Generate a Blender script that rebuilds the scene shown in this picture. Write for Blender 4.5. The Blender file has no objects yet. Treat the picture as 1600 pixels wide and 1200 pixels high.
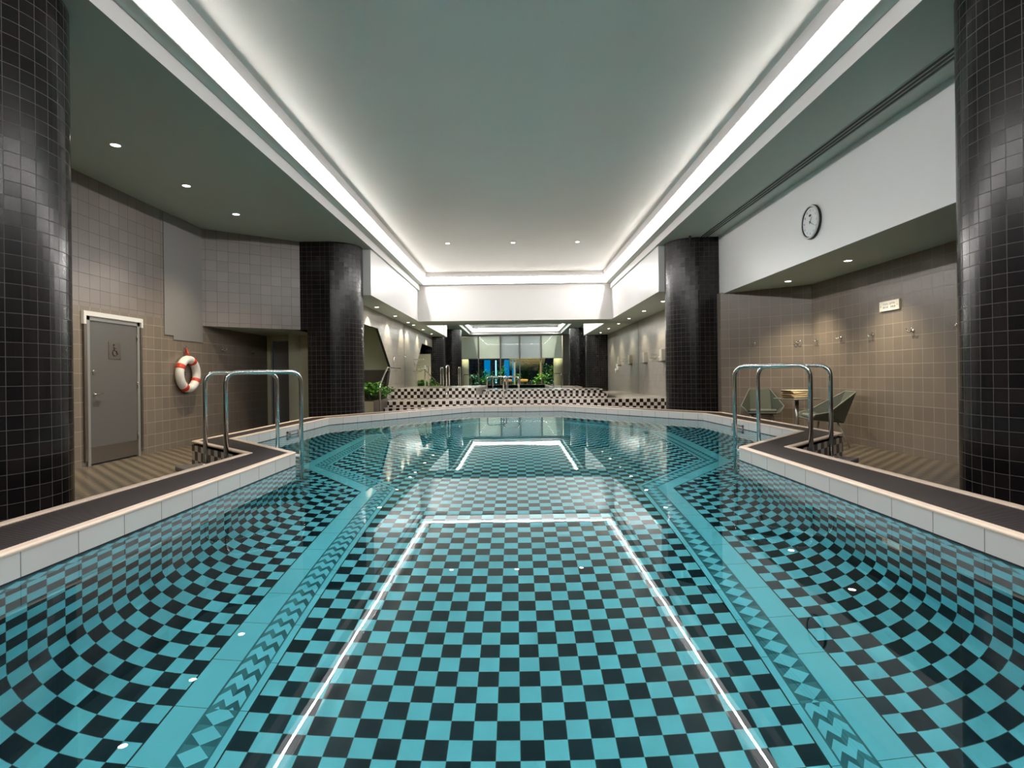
import bpy, bmesh, math, random
from mathutils import Vector, Matrix
random.seed(7)
S = bpy.context.scene
COL = S.collection
PI = math.pi
R = math.radians

# ------------------------------------------------------------------ levels (metres)
ZC = 1.235            # eye height
DECK = 0.03
RIM = 0.545
WATER = 0.431
FLOOR = -0.894
SOFF = 4.115
SPA = 3.08
CEIL = 4.675
BULK = 2.875
Y0 = -0.62            # window wall behind the viewer
YM = 19.75            # mirror wall
T = 0.0976            # pool tile pitch

# ------------------------------------------------------------------ materials
MATS = {}
def new_mat(name):
    m = bpy.data.materials.new(name); m.use_nodes = True
    nt = m.node_tree; nt.nodes.clear()
    out = nt.nodes.new('ShaderNodeOutputMaterial')
    MATS[name] = m
    return m, nt, out
def N(nt, kind, **kw):
    n = nt.nodes.new(kind)
    for k, v in kw.items():
        if k in n.inputs: n.inputs[k].default_value = v
        else: setattr(n, k, v)
    return n
def C4(c): return (c[0], c[1], c[2], 1.0)
def principled(nt, out, col=None, rough=.5, metal=0., spec=.5):
    b = nt.nodes.new('ShaderNodeBsdfPrincipled')
    if col is not None: b.inputs['Base Color'].default_value = C4(col)
    b.inputs['Roughness'].default_value = rough
    b.inputs['Metallic'].default_value = metal
    b.inputs['Specular IOR Level'].default_value = spec
    nt.links.new(b.outputs[0], out.inputs[0])
    return b
def plain(name, col, rough=.5, metal=0., spec=.5, noise=0., nscale=8., bump=0.):
    m, nt, out = new_mat(name)
    b = principled(nt, out, col, rough, metal, spec)
    if noise or bump:
        tc = N(nt, 'ShaderNodeTexCoord')
        nz = N(nt, 'ShaderNodeTexNoise', Scale=nscale, Detail=4.)
        nt.links.new(tc.outputs['Object'], nz.inputs['Vector'])
        if noise:
            mr = N(nt, 'ShaderNodeMapRange'); mr.inputs['To Min'].default_value = 1-noise; mr.inputs['To Max'].default_value = 1+noise
            nt.links.new(nz.outputs['Fac'], mr.inputs['Value'])
            mx = N(nt, 'ShaderNodeVectorMath', operation='SCALE'); mx.inputs[0].default_value = col
            nt.links.new(mr.outputs[0], mx.inputs['Scale'])
            nt.links.new(mx.outputs[0], b.inputs['Base Color'])
        if bump:
            bp = N(nt, 'ShaderNodeBump', Strength=bump, Distance=.01)
            nt.links.new(nz.outputs['Fac'], bp.inputs['Height'])
            nt.links.new(bp.outputs[0], b.inputs['Normal'])
    return m
def emit(name, col, strength):
    m, nt, out = new_mat(name)
    e = N(nt, 'ShaderNodeEmission', Strength=strength); e.inputs['Color'].default_value = C4(col)
    nt.links.new(e.outputs[0], out.inputs[0]); return m
def brick(nt, w, h, mortar, c1, c2, grout, off=(0, 0)):
    uv = N(nt, 'ShaderNodeUVMap', uv_map='UVMap')
    mp = N(nt, 'ShaderNodeMapping'); mp.inputs['Location'].default_value = (off[0], off[1], 0)
    nt.links.new(uv.outputs[0], mp.inputs[0])
    br = nt.nodes.new('ShaderNodeTexBrick'); br.offset = 0.; br.squash = 1.
    br.inputs['Scale'].default_value = 1.; br.inputs['Brick Width'].default_value = w; br.inputs['Row Height'].default_value = h
    br.inputs['Mortar Size'].default_value = mortar; br.inputs['Mortar Smooth'].default_value = .15
    br.inputs['Color1'].default_value = C4(c1); br.inputs['Color2'].default_value = C4(c2); br.inputs['Mortar'].default_value = C4(grout)
    nt.links.new(mp.outputs[0], br.inputs['Vector'])
    return br, mp
def tiles(name, w, h, mortar, c1, c2, grout, rough=.25, spec=.5, off=(0, 0), bump=.4, tilt=0.):
    m, nt, out = new_mat(name)
    br, mp = brick(nt, w, h, mortar, c1, c2, grout, off)
    b = principled(nt, out, None, rough, 0, spec)
    nt.links.new(br.outputs['Color'], b.inputs['Base Color'])
    mr = N(nt, 'ShaderNodeMapRange'); mr.inputs['To Min'].default_value = rough; mr.inputs['To Max'].default_value = .8
    nt.links.new(br.outputs['Fac'], mr.inputs['Value']); nt.links.new(mr.outputs[0], b.inputs['Roughness'])
    bp = N(nt, 'ShaderNodeBump', Strength=bump, Distance=.003); bp.invert = True
    nt.links.new(br.outputs['Fac'], bp.inputs['Height'])
    if tilt:   # every tile sits at a slightly different angle
        fl = N(nt, 'ShaderNodeVectorMath', operation='DIVIDE'); fl.inputs[1].default_value = (w, h, 1)
        nt.links.new(mp.outputs[0], fl.inputs[0])
        f2 = N(nt, 'ShaderNodeVectorMath', operation='FLOOR'); nt.links.new(fl.outputs[0], f2.inputs[0])
        wn = N(nt, 'ShaderNodeTexWhiteNoise'); wn.noise_dimensions = '2D'; nt.links.new(f2.outputs[0], wn.inputs['Vector'])
        sb = N(nt, 'ShaderNodeVectorMath', operation='SUBTRACT'); sb.inputs[1].default_value = (.5, .5, .5)
        nt.links.new(wn.outputs['Color'], sb.inputs[0])
        sc = N(nt, 'ShaderNodeVectorMath', operation='SCALE'); sc.inputs['Scale'].default_value = tilt
        nt.links.new(sb.outputs[0], sc.inputs[0])
        ad = N(nt, 'ShaderNodeVectorMath', operation='ADD'); nt.links.new(bp.outputs[0], ad.inputs[0]); nt.links.new(sc.outputs[0], ad.inputs[1])
        nr = N(nt, 'ShaderNodeVectorMath', operation='NORMALIZE'); nt.links.new(ad.outputs[0], nr.inputs[0])
        nt.links.new(nr.outputs[0], b.inputs['Normal'])
    else:
        nt.links.new(bp.outputs[0], b.inputs['Normal'])
    return m
def checks(name, size, c1, c2, grout, rough=.2, mortar=.0012, off=(0, 0), spec=.5):
    m, nt, out = new_mat(name)
    br, mp = brick(nt, size, size, mortar, (0, 0, 0), (0, 0, 0), (1, 1, 1), off)
    ck = N(nt, 'ShaderNodeTexChecker'); ck.inputs['Scale'].default_value = 1/size
    ck.inputs['Color1'].default_value = C4(c1); ck.inputs['Color2'].default_value = C4(c2)
    nt.links.new(mp.outputs[0], ck.inputs['Vector'])
    mx = N(nt, 'ShaderNodeMix', data_type='RGBA'); mx.inputs['B'].default_value = C4(grout) if False else mx.inputs['B'].default_value
    mx.inputs[7].default_value = C4(grout)
    nt.links.new(br.outputs['Fac'], mx.inputs[0]); nt.links.new(ck.outputs['Color'], mx.inputs[6])
    b = principled(nt, out, None, rough, 0, spec)
    nt.links.new(mx.outputs[2], b.inputs['Base Color'])
    return m

CYAN = (.175, .74, .86); NAVY = (.007, .028, .038); TEAL = (.035, .20, .245)
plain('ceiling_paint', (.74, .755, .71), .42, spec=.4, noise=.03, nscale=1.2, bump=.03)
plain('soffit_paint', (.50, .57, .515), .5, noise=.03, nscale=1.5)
plain('white_paint', (.74, .735, .73), .35, noise=.01)
plain('trim_paint', (.72, .69, .68), .5)
plain('black_gap', (.012, .012, .012), .6)
tiles('taupe_tile', .2, .2, .0038, (.205, .168, .135), (.178, .147, .12), (.34, .30, .25), .3, off=(.05, .07), tilt=.006)
tiles('taupe_tile_upper', .2, .2, .003, (.235, .20, .185), (.205, .175, .16), (.10, .088, .08), .3, off=(.05, .07), tilt=.006)
tiles('pale_tile', .2, .2, .006, (.40, .37, .33), (.36, .335, .30), (.20, .18, .16), .25, tilt=.006)
tiles('black_tile', .1, .1, .0022, (.013, .010, .011), (.004, .004, .0045), (.085, .08, .075), .23, spec=.36, tilt=.022, bump=.12)
plain('grey_panel', (.235, .225, .22), .4, noise=.02)
checks('spa_checks', .1, (.72, .66, .62), (.018, .010, .008), (.40, .36, .34), .2)
checks('kerb_checks', .1, (.66, .59, .54), (.018, .011, .009), (.3, .27, .25), .3)
checks('deck_checks', .1, (.175, .142, .10), (.06, .05, .036), (.11, .09, .07), .28, mortar=.002)
tiles('deck_ribs', .3, .016, .003, (.12, .10, .075), (.11, .095, .07), (.04, .034, .028), .4)
checks('pool_checks', T, CYAN, NAVY, (.10, .30, .33), .25, off=(0, -2.217), spec=.03)
checks('pool_wall_checks', T, CYAN, NAVY, (.10, .30, .33), .25, spec=.03)
tiles('pool_stripe', 2., .3035, .0016, CYAN, CYAN, (.03, .14, .17), .25, off=(0, -2.413+3.035), spec=.03)
plain('pool_line', TEAL, .3, spec=.03)
plain('band_edge', (.012, .05, .06), .3, spec=.03)
tiles('waterline_tile', .303, 1., .0022, (.72, .66, .635), (.69, .635, .61), (.12, .12, .12), .28, off=(.07, .4))
plain('waterline_joint', (.01, .01, .012), .5)
plain('kerb_cream', (.76, .60, .48), .4, noise=.10, nscale=6)
plain('grate_plastic', (.055, .046, .045), .42, noise=.25, nscale=3)
plain('stainless', (.63, .62, .60), .16, metal=1.)
plain('chrome', (.78, .78, .78), .07, metal=1.)
plain('brushed_plate', (.20, .175, .15), .38, metal=.9)
plain('door_grey', (.105, .102, .10), .38, noise=.02)
plain('frame_grey', (.24, .235, .23), .35)
plain('lifebuoy_white', (.80, .77, .73), .4, noise=.03)
plain('lifebuoy_red', (.62, .05, .02), .45)
plain('rope_dark', (.05, .045, .04), .8)
plain('clock_white', (.72, .74, .76), .3)
plain('clock_black', (.008, .008, .008), .3)
plain('clock_rim', (.68, .68, .66), .3)
plain('sign_white', (.78, .76, .68), .35)
plain('sign_grey', (.30, .34, .37), .5)
plain('woven_grey', (.075, .086, .068), .75, noise=.25, nscale=60, bump=.3)
plain('chair_leg', (.42, .41, .38), .3, metal=.8)
plain('cushion_grey', (.15, .16, .135), .8, noise=.08, nscale=40)
plain('table_green', (.10, .11, .09), .35)
plain('towel_gold', (.90, .75, .50), .95, noise=.12, nscale=70, bump=.5)
plain('step_plastic', (.16, .15, .145), .45)
plain('tread_white', (.78, .78, .77), .4)
plain('grille_grey', (.30, .31, .30), .45)
plain('leaf_green', (.13, .36, .05), .4, noise=.5, nscale=9)
plain('leaf_dark', (.05, .15, .05), .45, noise=.5, nscale=6)
plain('stem_green', (.05, .09, .03), .6)
plain('soil', (.03, .022, .015), .9)
plain('planter_beige', (.42, .38, .27), .5, noise=.05)
plain('void_cream', (.56, .56, .42), .6)
plain('void_brown', (.10, .082, .07), .5)
plain('cream_plaster', (.72, .68, .50), .6)
plain('blind_fabric', (.92, .92, .80), .6, noise=.05, nscale=2)
plain('blind_grey', (.62, .64, .68), .5, noise=.05, nscale=2)
plain('mullion', (.20, .17, .14), .4)
plain('garden_paving', (.10, .095, .085), .7, noise=.3)
plain('timber', (.55, .45, .25), .6, noise=.2)
plain('dispenser_clear', (.62, .60, .52), .15)
plain('cushion_orange', (.65, .28, .08), .8)
plain('dark_metal', (.03, .03, .03), .4, metal=.5)
emit('cove_glow', (1., .97, .93), 2.3)
emit('tube_glow', (1., .97, .94), 230.)
emit('lamp_glow', (1., .92, .78), 30.)
emit('blue_glow', (.0, .27, .72), .9)
emit('bar_glow', (.25, .7, 1.), 3.)

def glass_mat():
    m, nt, out = new_mat('window_glass')
    fr = N(nt, 'ShaderNodeFresnel', IOR=1.5)
    tr = N(nt, 'ShaderNodeBsdfTransparent'); tr.inputs[0].default_value = (.9, .94, .92, 1)
    gl = N(nt, 'ShaderNodeBsdfGlossy', Roughness=.0)
    mx = N(nt, 'ShaderNodeMixShader')
    nt.links.new(fr.outputs[0], mx.inputs[0]); nt.links.new(tr.outputs[0], mx.inputs[1]); nt.links.new(gl.outputs[0], mx.inputs[2])
    nt.links.new(mx.outputs[0], out.inputs[0])
glass_mat()
def mirror_mat():
    m, nt, out = new_mat('mirror_silver')
    g = N(nt, 'ShaderNodeBsdfGlossy', Roughness=.0); g.inputs['Color'].default_value = (.83, .86, .82, 1)
    nt.links.new(g.outputs[0], out.inputs[0])
mirror_mat()
def water_mat():
    m, nt, out = new_mat('water')
    g = N(nt, 'ShaderNodeBsdfGlass', Roughness=0., IOR=1.333); g.inputs['Color'].default_value = (.97, 1., 1., 1)
    tc = N(nt, 'ShaderNodeTexCoord')
    mp = N(nt, 'ShaderNodeMapping'); mp.inputs['Scale'].default_value = (1.0, 1.6, 1.)
    n1 = N(nt, 'ShaderNodeTexNoise', Scale=2.2, Detail=1.5)
    nt.links.new(tc.outputs['Object'], mp.inputs[0]); nt.links.new(mp.outputs[0], n1.inputs['Vector'])
    bp = N(nt, 'ShaderNodeBump', Strength=.022, Distance=.012)
    nt.links.new(n1.outputs['Fac'], bp.inputs['Height']); nt.links.new(bp.outputs[0], g.inputs['Normal'])
    nt.links.new(g.outputs[0], out.inputs[0])
water_mat()
def motif_mat(name, kind):
    """border strip of the pool floor: chained diamonds or stacked chevrons; u 0..1 across, v in metres along"""
    m, nt, out = new_mat(name)
    uv = N(nt, 'ShaderNodeUVMap', uv_map='UVMap'); sp = N(nt, 'ShaderNodeSeparateXYZ'); nt.links.new(uv.outputs[0], sp.inputs[0])
    def M(op, a, b=None, c=None):
        n = N(nt, 'ShaderNodeMath', operation=op)
        for i, x in enumerate((a, b, c)):
            if x is None: continue
            if isinstance(x, (int, float)): n.inputs[i].default_value = x
            else: nt.links.new(x, n.inputs[i])
        return n.outputs[0]
    au = M('ABSOLUTE', M('MULTIPLY_ADD', sp.outputs[0], 2., -1.))      # 1 at both edges, 0 in the middle
    fv = M('FRACT', M('DIVIDE', sp.outputs[1], .1012))
    if kind == 'diamond':
        av = M('ABSOLUTE', M('MULTIPLY_ADD', fv, 2., -1.))
        light = M('LESS_THAN', M('ADD', au, av), 1.)
        side = M('GREATER_THAN', fv, .5)
    else:
        w = M('ABSOLUTE', M('MULTIPLY_ADD', M('FRACT', M('MULTIPLY', sp.outputs[0], 2.)), 2., -1.))
        q = M('FRACT', M('ADD', fv, M('MULTIPLY', w, .42)))
        light = M('GREATER_THAN', q, .42)
        side = M('GREATER_THAN', sp.outputs[0], .5)
    d = N(nt, 'ShaderNodeMix', data_type='RGBA'); d.inputs[6].default_value = C4((.03, .17, .21)); d.inputs[7].default_value = C4((.055, .27, .32))
    nt.links.new(side, d.inputs[0])
    mx = N(nt, 'ShaderNodeMix', data_type='RGBA'); nt.links.new(light, mx.inputs[0]); nt.links.new(d.outputs[2], mx.inputs[6]); mx.inputs[7].default_value = C4(CYAN)
    b = principled(nt, out, None, .25, 0, .03); nt.links.new(mx.outputs[2], b.inputs['Base Color'])
motif_mat('motif_diamond', 'diamond'); motif_mat('motif_chevron', 'chevron')

# ------------------------------------------------------------------ mesh builder
class MB:
    def __init__(s):
        s.v = []; s.f = []; s.uv = []; s.mi = []; s.sm = []
    def face(s, pts, uv=None, mat=0, smooth=False):
        b = len(s.v); s.v += [Vector(p) for p in pts]; s.f.append(list(range(b, b+len(pts)))); s.uv.append(uv); s.mi.append(mat); s.sm.append(smooth); return s
    def grid(s, rows, mat=0, smooth=True, closed=False, uvs=None):
        """rows: list of equal-length rings of points"""
        b = len(s.v); n = len(rows[0])
        for r in rows: s.v += [Vector(p) for p in r]
        for i in range(len(rows)-1):
            for j in range(n if closed else n-1):
                k = (j+1) % n
                s.f.append([b+i*n+j, b+i*n+k, b+(i+1)*n+k, b+(i+1)*n+j])
                if uvs: s.uv.append([uvs(i, j), uvs(i, j+1), uvs(i+1, j+1), uvs(i+1, j)])
                else: s.uv.append(None)
                s.mi.append(mat); s.sm.append(smooth)
        return s
    def cap(s, ring, mat=0, flip=False):
        return s.face(list(reversed(ring)) if flip else ring, mat=mat)
    def box(s, lo, hi, mat=0, M=None):
        x0, y0, z0 = lo; x1, y1, z1 = hi
        P = [(x0,y0,z0),(x1,y0,z0),(x1,y1,z0),(x0,y1,z0),(x0,y0,z1),(x1,y0,z1),(x1,y1,z1),(x0,y1,z1)]
        if M is not None: P = [M @ Vector(p) for p in P]
        for q in ((3,2,1,0),(4,5,6,7),(0,1,5,4),(1,2,6,5),(2,3,7,6),(3,0,4,7)): s.face([P[i] for i in q], mat=mat)
        return s
    def rbox(s, lo, hi, r=.01, mat=0, M=None, seg=3):
        """box with rounded vertical edges and bevelled top and bottom"""
        x0, y0, z0 = lo; x1, y1, z1 = hi
        def ring(z, d):
            out = []
            for cx, cy, a0 in ((x1-r, y1-r, 0), (x0+r, y1-r, 90), (x0+r, y0+r, 180), (x1-r, y0+r, 270)):
                for k in range(seg+1):
                    a = R(a0+90*k/seg); out.append(Vector((cx+(r-d)*math.cos(a), cy+(r-d)*math.sin(a), z)))
            return out
        e = min(r, (z1-z0)/2)*.9
        rows = [ring(z0, e*.7), ring(z0+e*.3, e*.2), ring(z0+e, 0), ring(z1-e, 0), ring(z1-e*.3, e*.2), ring(z1, e*.7)]
        if M is not None: rows = [[M @ p for p in q] for q in rows]
        s.grid(rows, mat, True, True); s.cap(rows[0], mat, True); s.cap(rows[-1], mat); return s
    def prism(s, poly, z0, z1, mat=0, top=True, bottom=True):
        n = len(poly)
        for i in range(n):
            a, b = poly[i], poly[(i+1) % n]
            s.face([(a[0],a[1],z0),(b[0],b[1],z0),(b[0],b[1],z1),(a[0],a[1],z1)], mat=mat)
        if top: s.face([(p[0],p[1],z1) for p in poly], mat=mat)
        if bottom: s.face([(p[0],p[1],z0) for p in reversed(poly)], mat=mat)
        return s
    def tube(s, path, r, seg=12, mat=0, caps=True, closed=False):
        P = [Vector(p) for p in path]; n = len(P); rad = r if isinstance(r, (list, tuple)) else [r]*n
        rows = []; up = None
        for i in range(n):
            if closed: t = (P[(i+1) % n]-P[i-1]).normalized()
            else: t = (P[min(i+1, n-1)]-P[max(i-1, 0)]).normalized()
            if up is None:
                up = Vector((0,0,1)) if abs(t.z) < .9 else Vector((1,0,0))
            u = (up - t*up.dot(t)).normalized(); w = t.cross(u); up = u
            rows.append([P[i]+u*rad[i]*math.cos(2*PI*k/seg)+w*rad[i]*math.sin(2*PI*k/seg) for k in range(seg)])
        if closed: rows.append(rows[0])
        s.grid(rows, mat, True, True)
        if caps and not closed: s.cap(rows[0], mat, True); s.cap(rows[-1], mat)
        return s
    def lathe(s, prof, c=(0,0,0), seg=24, axis='z', mat=0, caps=True):
        c = Vector(c); rows = []
        for (r, h) in prof:
            ring = []
            for k in range(seg):
                a = 2*PI*k/seg; x, y = r*math.cos(a), r*math.sin(a)
                ring.append(c + (Vector((x, y, h)) if axis == 'z' else Vector((h, x, y)) if axis == 'x' else Vector((x, h, y))))
            rows.append(ring)
        s.grid(rows, mat, True, True)
        if caps: s.cap(rows[0], mat, True); s.cap(rows[-1], mat)
        return s
    def ball(s, c, r, mat=0, seg=12):
        prof = [(max(1e-4, r*math.sin(PI*k/8)), -r*math.cos(PI*k/8)) for k in range(9)]
        return s.lathe(prof, c, seg, mat=mat)
    def build(s, name, mats, parent=None, kind=None, fix=False, origin=None, local=False):
        if not isinstance(mats, (list, tuple)): mats = [mats]
        off = Vector((0,0,0))
        if parent is not None and not local:
            p = parent
            while p is not None: off += p.location; p = p.parent
        if origin is not None: off = Vector(origin)
        me = bpy.data.meshes.new(name)
        me.from_pydata([p-off for p in s.v], [], s.f)
        for m in mats: me.materials.append(MATS[m])
        lay = me.uv_layers.new(name='UVMap')
        for p, uv, mi, sm in zip(me.polygons, s.uv, s.mi, s.sm):
            p.material_index = mi; p.use_smooth = sm
            if uv is not None:
                for li, q in zip(p.loop_indices, uv): lay.data[li].uv = q
            else:
                n = p.normal
                if abs(n.z) > .75:
                    for li in p.loop_indices:
                        q = me.vertices[me.loops[li].vertex_index].co + off; lay.data[li].uv = (q.x, q.y)
                else:
                    t = Vector((-n.y, n.x, 0)); t = t.normalized() if t.length > 1e-6 else Vector((1,0,0))
                    if t.x < -.01 or (abs(t.x) <= .01 and t.y < 0): t = -t
                    for li in p.loop_indices:
                        q = me.vertices[me.loops[li].vertex_index].co + off; lay.data[li].uv = (q.dot(t), q.z)
        me.validate()
        if fix or any(s.sm):
            bm = bmesh.new(); bm.from_mesh(me)
            bmesh.ops.remove_doubles(bm, verts=bm.verts, dist=1e-5)
            if fix: bmesh.ops.recalc_face_normals(bm, faces=bm.faces)
            bm.to_mesh(me); bm.free()
        o = bpy.data.objects.new(name, me); COL.objects.link(o)
        if origin is not None: o.location = origin
        if parent is not None: o.parent = parent
        if kind: o['kind'] = kind
        return o

def tag(o, label, cat, group=None, kind=None):
    o['label'] = label; o['category'] = cat
    if group: o['group'] = group
    if kind: o['kind'] = kind
    return o
def thing(name, label, cat, loc=(0,0,0), group=None, rz=0.):
    o = bpy.data.objects.new(name, None); COL.objects.link(o); o.empty_display_size = .1
    o.location = loc; o.rotation_euler = (0, 0, rz)
    return tag(o, label, cat, group)
def dup(root, label, loc=None, rz=None):
    r = root.copy(); COL.objects.link(r); r['label'] = label
    if loc is not None: r.location = loc
    if rz is not None: r.rotation_euler = (0, 0, rz)
    for ch in list(root.children):
        c = ch.copy(); COL.objects.link(c); c.parent = r
        for g in list(ch.children):
            d = g.copy(); COL.objects.link(d); d.parent = c
    return r
def struct(name, mb, mats, label=None, parent=None, fix=False):
    o = mb.build(name, mats, parent, fix=fix)
    if parent is None:
        o['kind'] = 'structure'
        if label: o['label'] = label
    return o
def light(name, kind, loc, energy, col=(1,1,1), **kw):
    l = bpy.data.lights.new(name, kind); l.energy = energy; l.color = col
    for k, v in kw.items(): setattr(l, k, v)
    o = bpy.data.objects.new(name, l); COL.objects.link(o); o.location = loc; return o

# ------------------------------------------------------------------ camera
cam = bpy.data.cameras.new('camera'); cam.sensor_width = 36.; cam.sensor_fit = 'HORIZONTAL'
cam.lens = 880/1600*36; cam.shift_x = -6/1600; cam.shift_y = -14/1600; cam.clip_start = .02; cam.clip_end = 200
co = bpy.data.objects.new('camera', cam); COL.objects.link(co); S.camera = co
a = .0122
right = Vector((math.cos(a), 0, -math.sin(a))); up = Vector((math.sin(a), 0, math.cos(a))); back = Vector((0, -1, 0))
Mx = Matrix((right, up, back)).transposed().to_4x4(); Mx.translation = Vector((0, 0, ZC)); co.matrix_world = Mx

# ------------------------------------------------------------------ pool basin
POLY = [(2.03, -.25), (2.03, 5.14), (3.23, 6.45), (3.14, 9.45), (.98, 12.30), (-.98, 12.36), (-3.14, 9.43), (-3.21, 6.42), (-2.02, 5.14), (-2.02, -.25)]
def offset(poly, d):
    """polygon (ccw) moved inward by d, mitred"""
    n = len(poly); out = []
    for i in range(n):
        p0, p1, p2 = Vector(poly[i-1]), Vector(poly[i]), Vector(poly[(i+1) % n])
        e1 = (p1-p0).normalized(); e2 = (p2-p1).normalized()
        n1 = Vector((-e1.y, e1.x)); n2 = Vector((-e2.y, e2.x))
        m = (n1+n2); m = m/max(.2, m.dot(n1)); out.append(p1+m*d)
    return out
NP = len(POLY)
mb = MB(); RC = .42
prof = [(0, RIM-.002, 0), (0, WATER+.008, 0), (0, WATER+.008, 1), (0, WATER-.004, 1), (0, WATER-.004, 2), (0, WATER-.012, 2), (0, WATER-.012, 3), (0, WATER-.098, 3), (0, WATER-.098, 4), (0, FLOOR+RC, 4)]
arc = [(RC*(1-math.cos(R(t))), FLOOR+RC*(1-math.sin(R(t))), 4) for t in range(9, 91, 9)]
prof += arc
polys = [offset(POLY, p[0]) for p in prof]
ustart = []
u = 0
for i in range(NP):
    a_, b_ = Vector(POLY[i]), Vector(POLY[(i+1) % NP])
    if i == 0: us, ue = -.25-2.217, 5.14-2.217
    elif i == NP-2: us, ue = 2.217-5.14, 2.217+.25
    else: us, ue = u, u+(b_-a_).length
    ustart.append((us, ue)); u = ue
vl = 0.; prev = None; vs = []
for (d, z, m) in prof:
    if prev is not None: vl += math.hypot(d-prev[0], z-prev[1])
    vs.append(vl); prev = (d, z)
v0 = vs[-1]-.043-T*round((vs[-1]-vs[8])/T)
for i in range(NP):
    us, ue = ustart[i]; k2 = (i+1) % NP
    if i in (0, NP-2):   # the checks run on from the floor into the curved foot
        ys_ = 2.25; us_ = (ys_-2.217) if i == 0 else (2.217-ys_)
        xs_ = (POLY[0][0]-RC) if i == 0 else (POLY[-1][0]+RC)
        pf = (math.floor(xs_/T)+math.floor((ys_-2.217)/T)) % 2
        pw = (math.floor(us_/T)+math.floor(-(vs[-1]-v0)/T)) % 2
        if pf != pw: us += T
    for j in range(len(prof)-1):
        if prof[j][2] != prof[j+1][2]: continue
        m = prof[j][2]; A, B = polys[j][i], polys[j][k2]; Cc, D = polys[j+1][k2], polys[j+1][i]
        za, zb = prof[j][1], prof[j+1][1]
        # arc rows keep the tile columns square by using the true offset length
        e = (Vector(POLY[k2])-Vector(POLY[i])).normalized()
        def uu(p): return us + (Vector(p)-Vector(POLY[i])).dot(e)
        if m == 3:
            f = lambda p, z: ((z-(WATER-.098))/.086, uu(p))
        else:
            zz = {za: vs[j], zb: vs[j+1]}
            f = lambda p, z, q=None: (uu(p), -(q-v0))
        if m == 3: uvq = [f(A, za), f(B, za), f(Cc, zb), f(D, zb)]
        else: uvq = [(uu(A), -(vs[j]-v0)), (uu(B), -(vs[j]-v0)), (uu(Cc), -(vs[j+1]-v0)), (uu(D), -(vs[j+1]-v0))]
        mb.face([(D[0],D[1],zb), (Cc[0],Cc[1],zb), (B[0],B[1],za), (A[0],A[1],za)], [uvq[3], uvq[2], uvq[1], uvq[0]], m, smooth=False)
struct('wall_pool', mb, ['waterline_tile', 'waterline_joint', 'pool_line', 'motif_diamond', 'pool_wall_checks'], 'pool side walls with white waterline tiles and curved checkered foot')

# floor of the pool: centre field, border band with stripes, outer field
BAND = [(1.165, -.3), (1.165, 5.45), (2.165, 6.58), (2.17, 9.0), (.72, 10.95)]
BAND = BAND + [(-x, y) for x, y in reversed(BAND)]
def boff(d):
    """band polyline pushed outward by d"""
    n = len(BAND); out = []
    for i in range(n):
        p1 = Vector(BAND[i]); e = []
        if i > 0: e.append((p1-Vector(BAND[i-1])).normalized())
        if i < n-1: e.append((Vector(BAND[i+1])-p1).normalized())
        ns = [Vector((q.y, -q.x)) for q in e]
        m = sum(ns, Vector((0, 0))); m = m/max(.2, m.dot(ns[0])); out.append(p1+m*d)
    return out
mb = MB()
outer = polys[-1]
mb.face([(p[0], p[1], FLOOR-.002) for p in offset(POLY, RC-.003)], mat=0)
lay = [(-.007, 0, 5), (.312, .320, 5), (0, .034, 1), (.034, .042, 2), (.042, .163, 3), (.163, .173, 2), (.173, .312, 1)]
zf = FLOOR+.0012
for (d0, d1, m) in lay:
    A, B = boff(d0), boff(d1)
    for i in range(len(A)-1):
        left = i > len(A)//2-1
        L = (Vector(BAND[i+1])-Vector(BAND[i])).length; e = (Vector(BAND[i+1])-Vector(BAND[i])).normalized(); o0 = Vector(BAND[i])
        y0 = BAND[i][1]
        if i == 0: base, sgn = BAND[0][1], 1
        elif i == len(A)-2: base, sgn = BAND[-1][1]+L, -1
        else: base, sgn = 0, 1
        def q(p): return base + sgn*(p-o0).dot(e)
        segs = [(A[i], A[i+1], B[i], B[i+1], None)]
        if m == 3 and i in (0, len(A)-2):   # first tile near the viewer carries the other motif
            yc = 2.413
            def cut(P, Q): t = (yc-P[1])/(Q[1]-P[1]); return P+(Q-P)*t
            a1, b1 = cut(A[i], A[i+1]), cut(B[i], B[i+1])
            if i == 0: segs = [(A[i], a1, B[i], b1, 'n'), (a1, A[i+1], b1, B[i+1], 'f')]
            else: segs = [(A[i], a1, B[i], b1, 'f'), (a1, A[i+1], b1, B[i+1], 'n')]
        for (pa, pb, qa, qb, w) in segs:
            mm = m
            if m == 3:
                mm = 3 if not left else 4
                if w == 'n': mm = 7-mm
            u0, u1 = (0, 1)
            if m != 3: u0, u1 = d0+.5, d1+.5
            mb.face([(pb[0],pb[1],zf), (pa[0],pa[1],zf), (qa[0],qa[1],zf), (qb[0],qb[1],zf)],
                    [(u0, q(pb)), (u0, q(pa)), (u1, q(qa)), (u1, q(qb))], mm)
struct('floor_pool', mb, ['pool_checks', 'pool_stripe', 'pool_line', 'motif_diamond', 'motif_chevron', 'band_edge'], 'checkered pool floor with patterned turquoise border')
# water
mb = MB(); wp = offset(POLY, -.004)
mb.face([(p[0], p[1], WATER) for p in wp])
o = struct('water_pool', mb, 'water', 'still clear water filling the pool')

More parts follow.
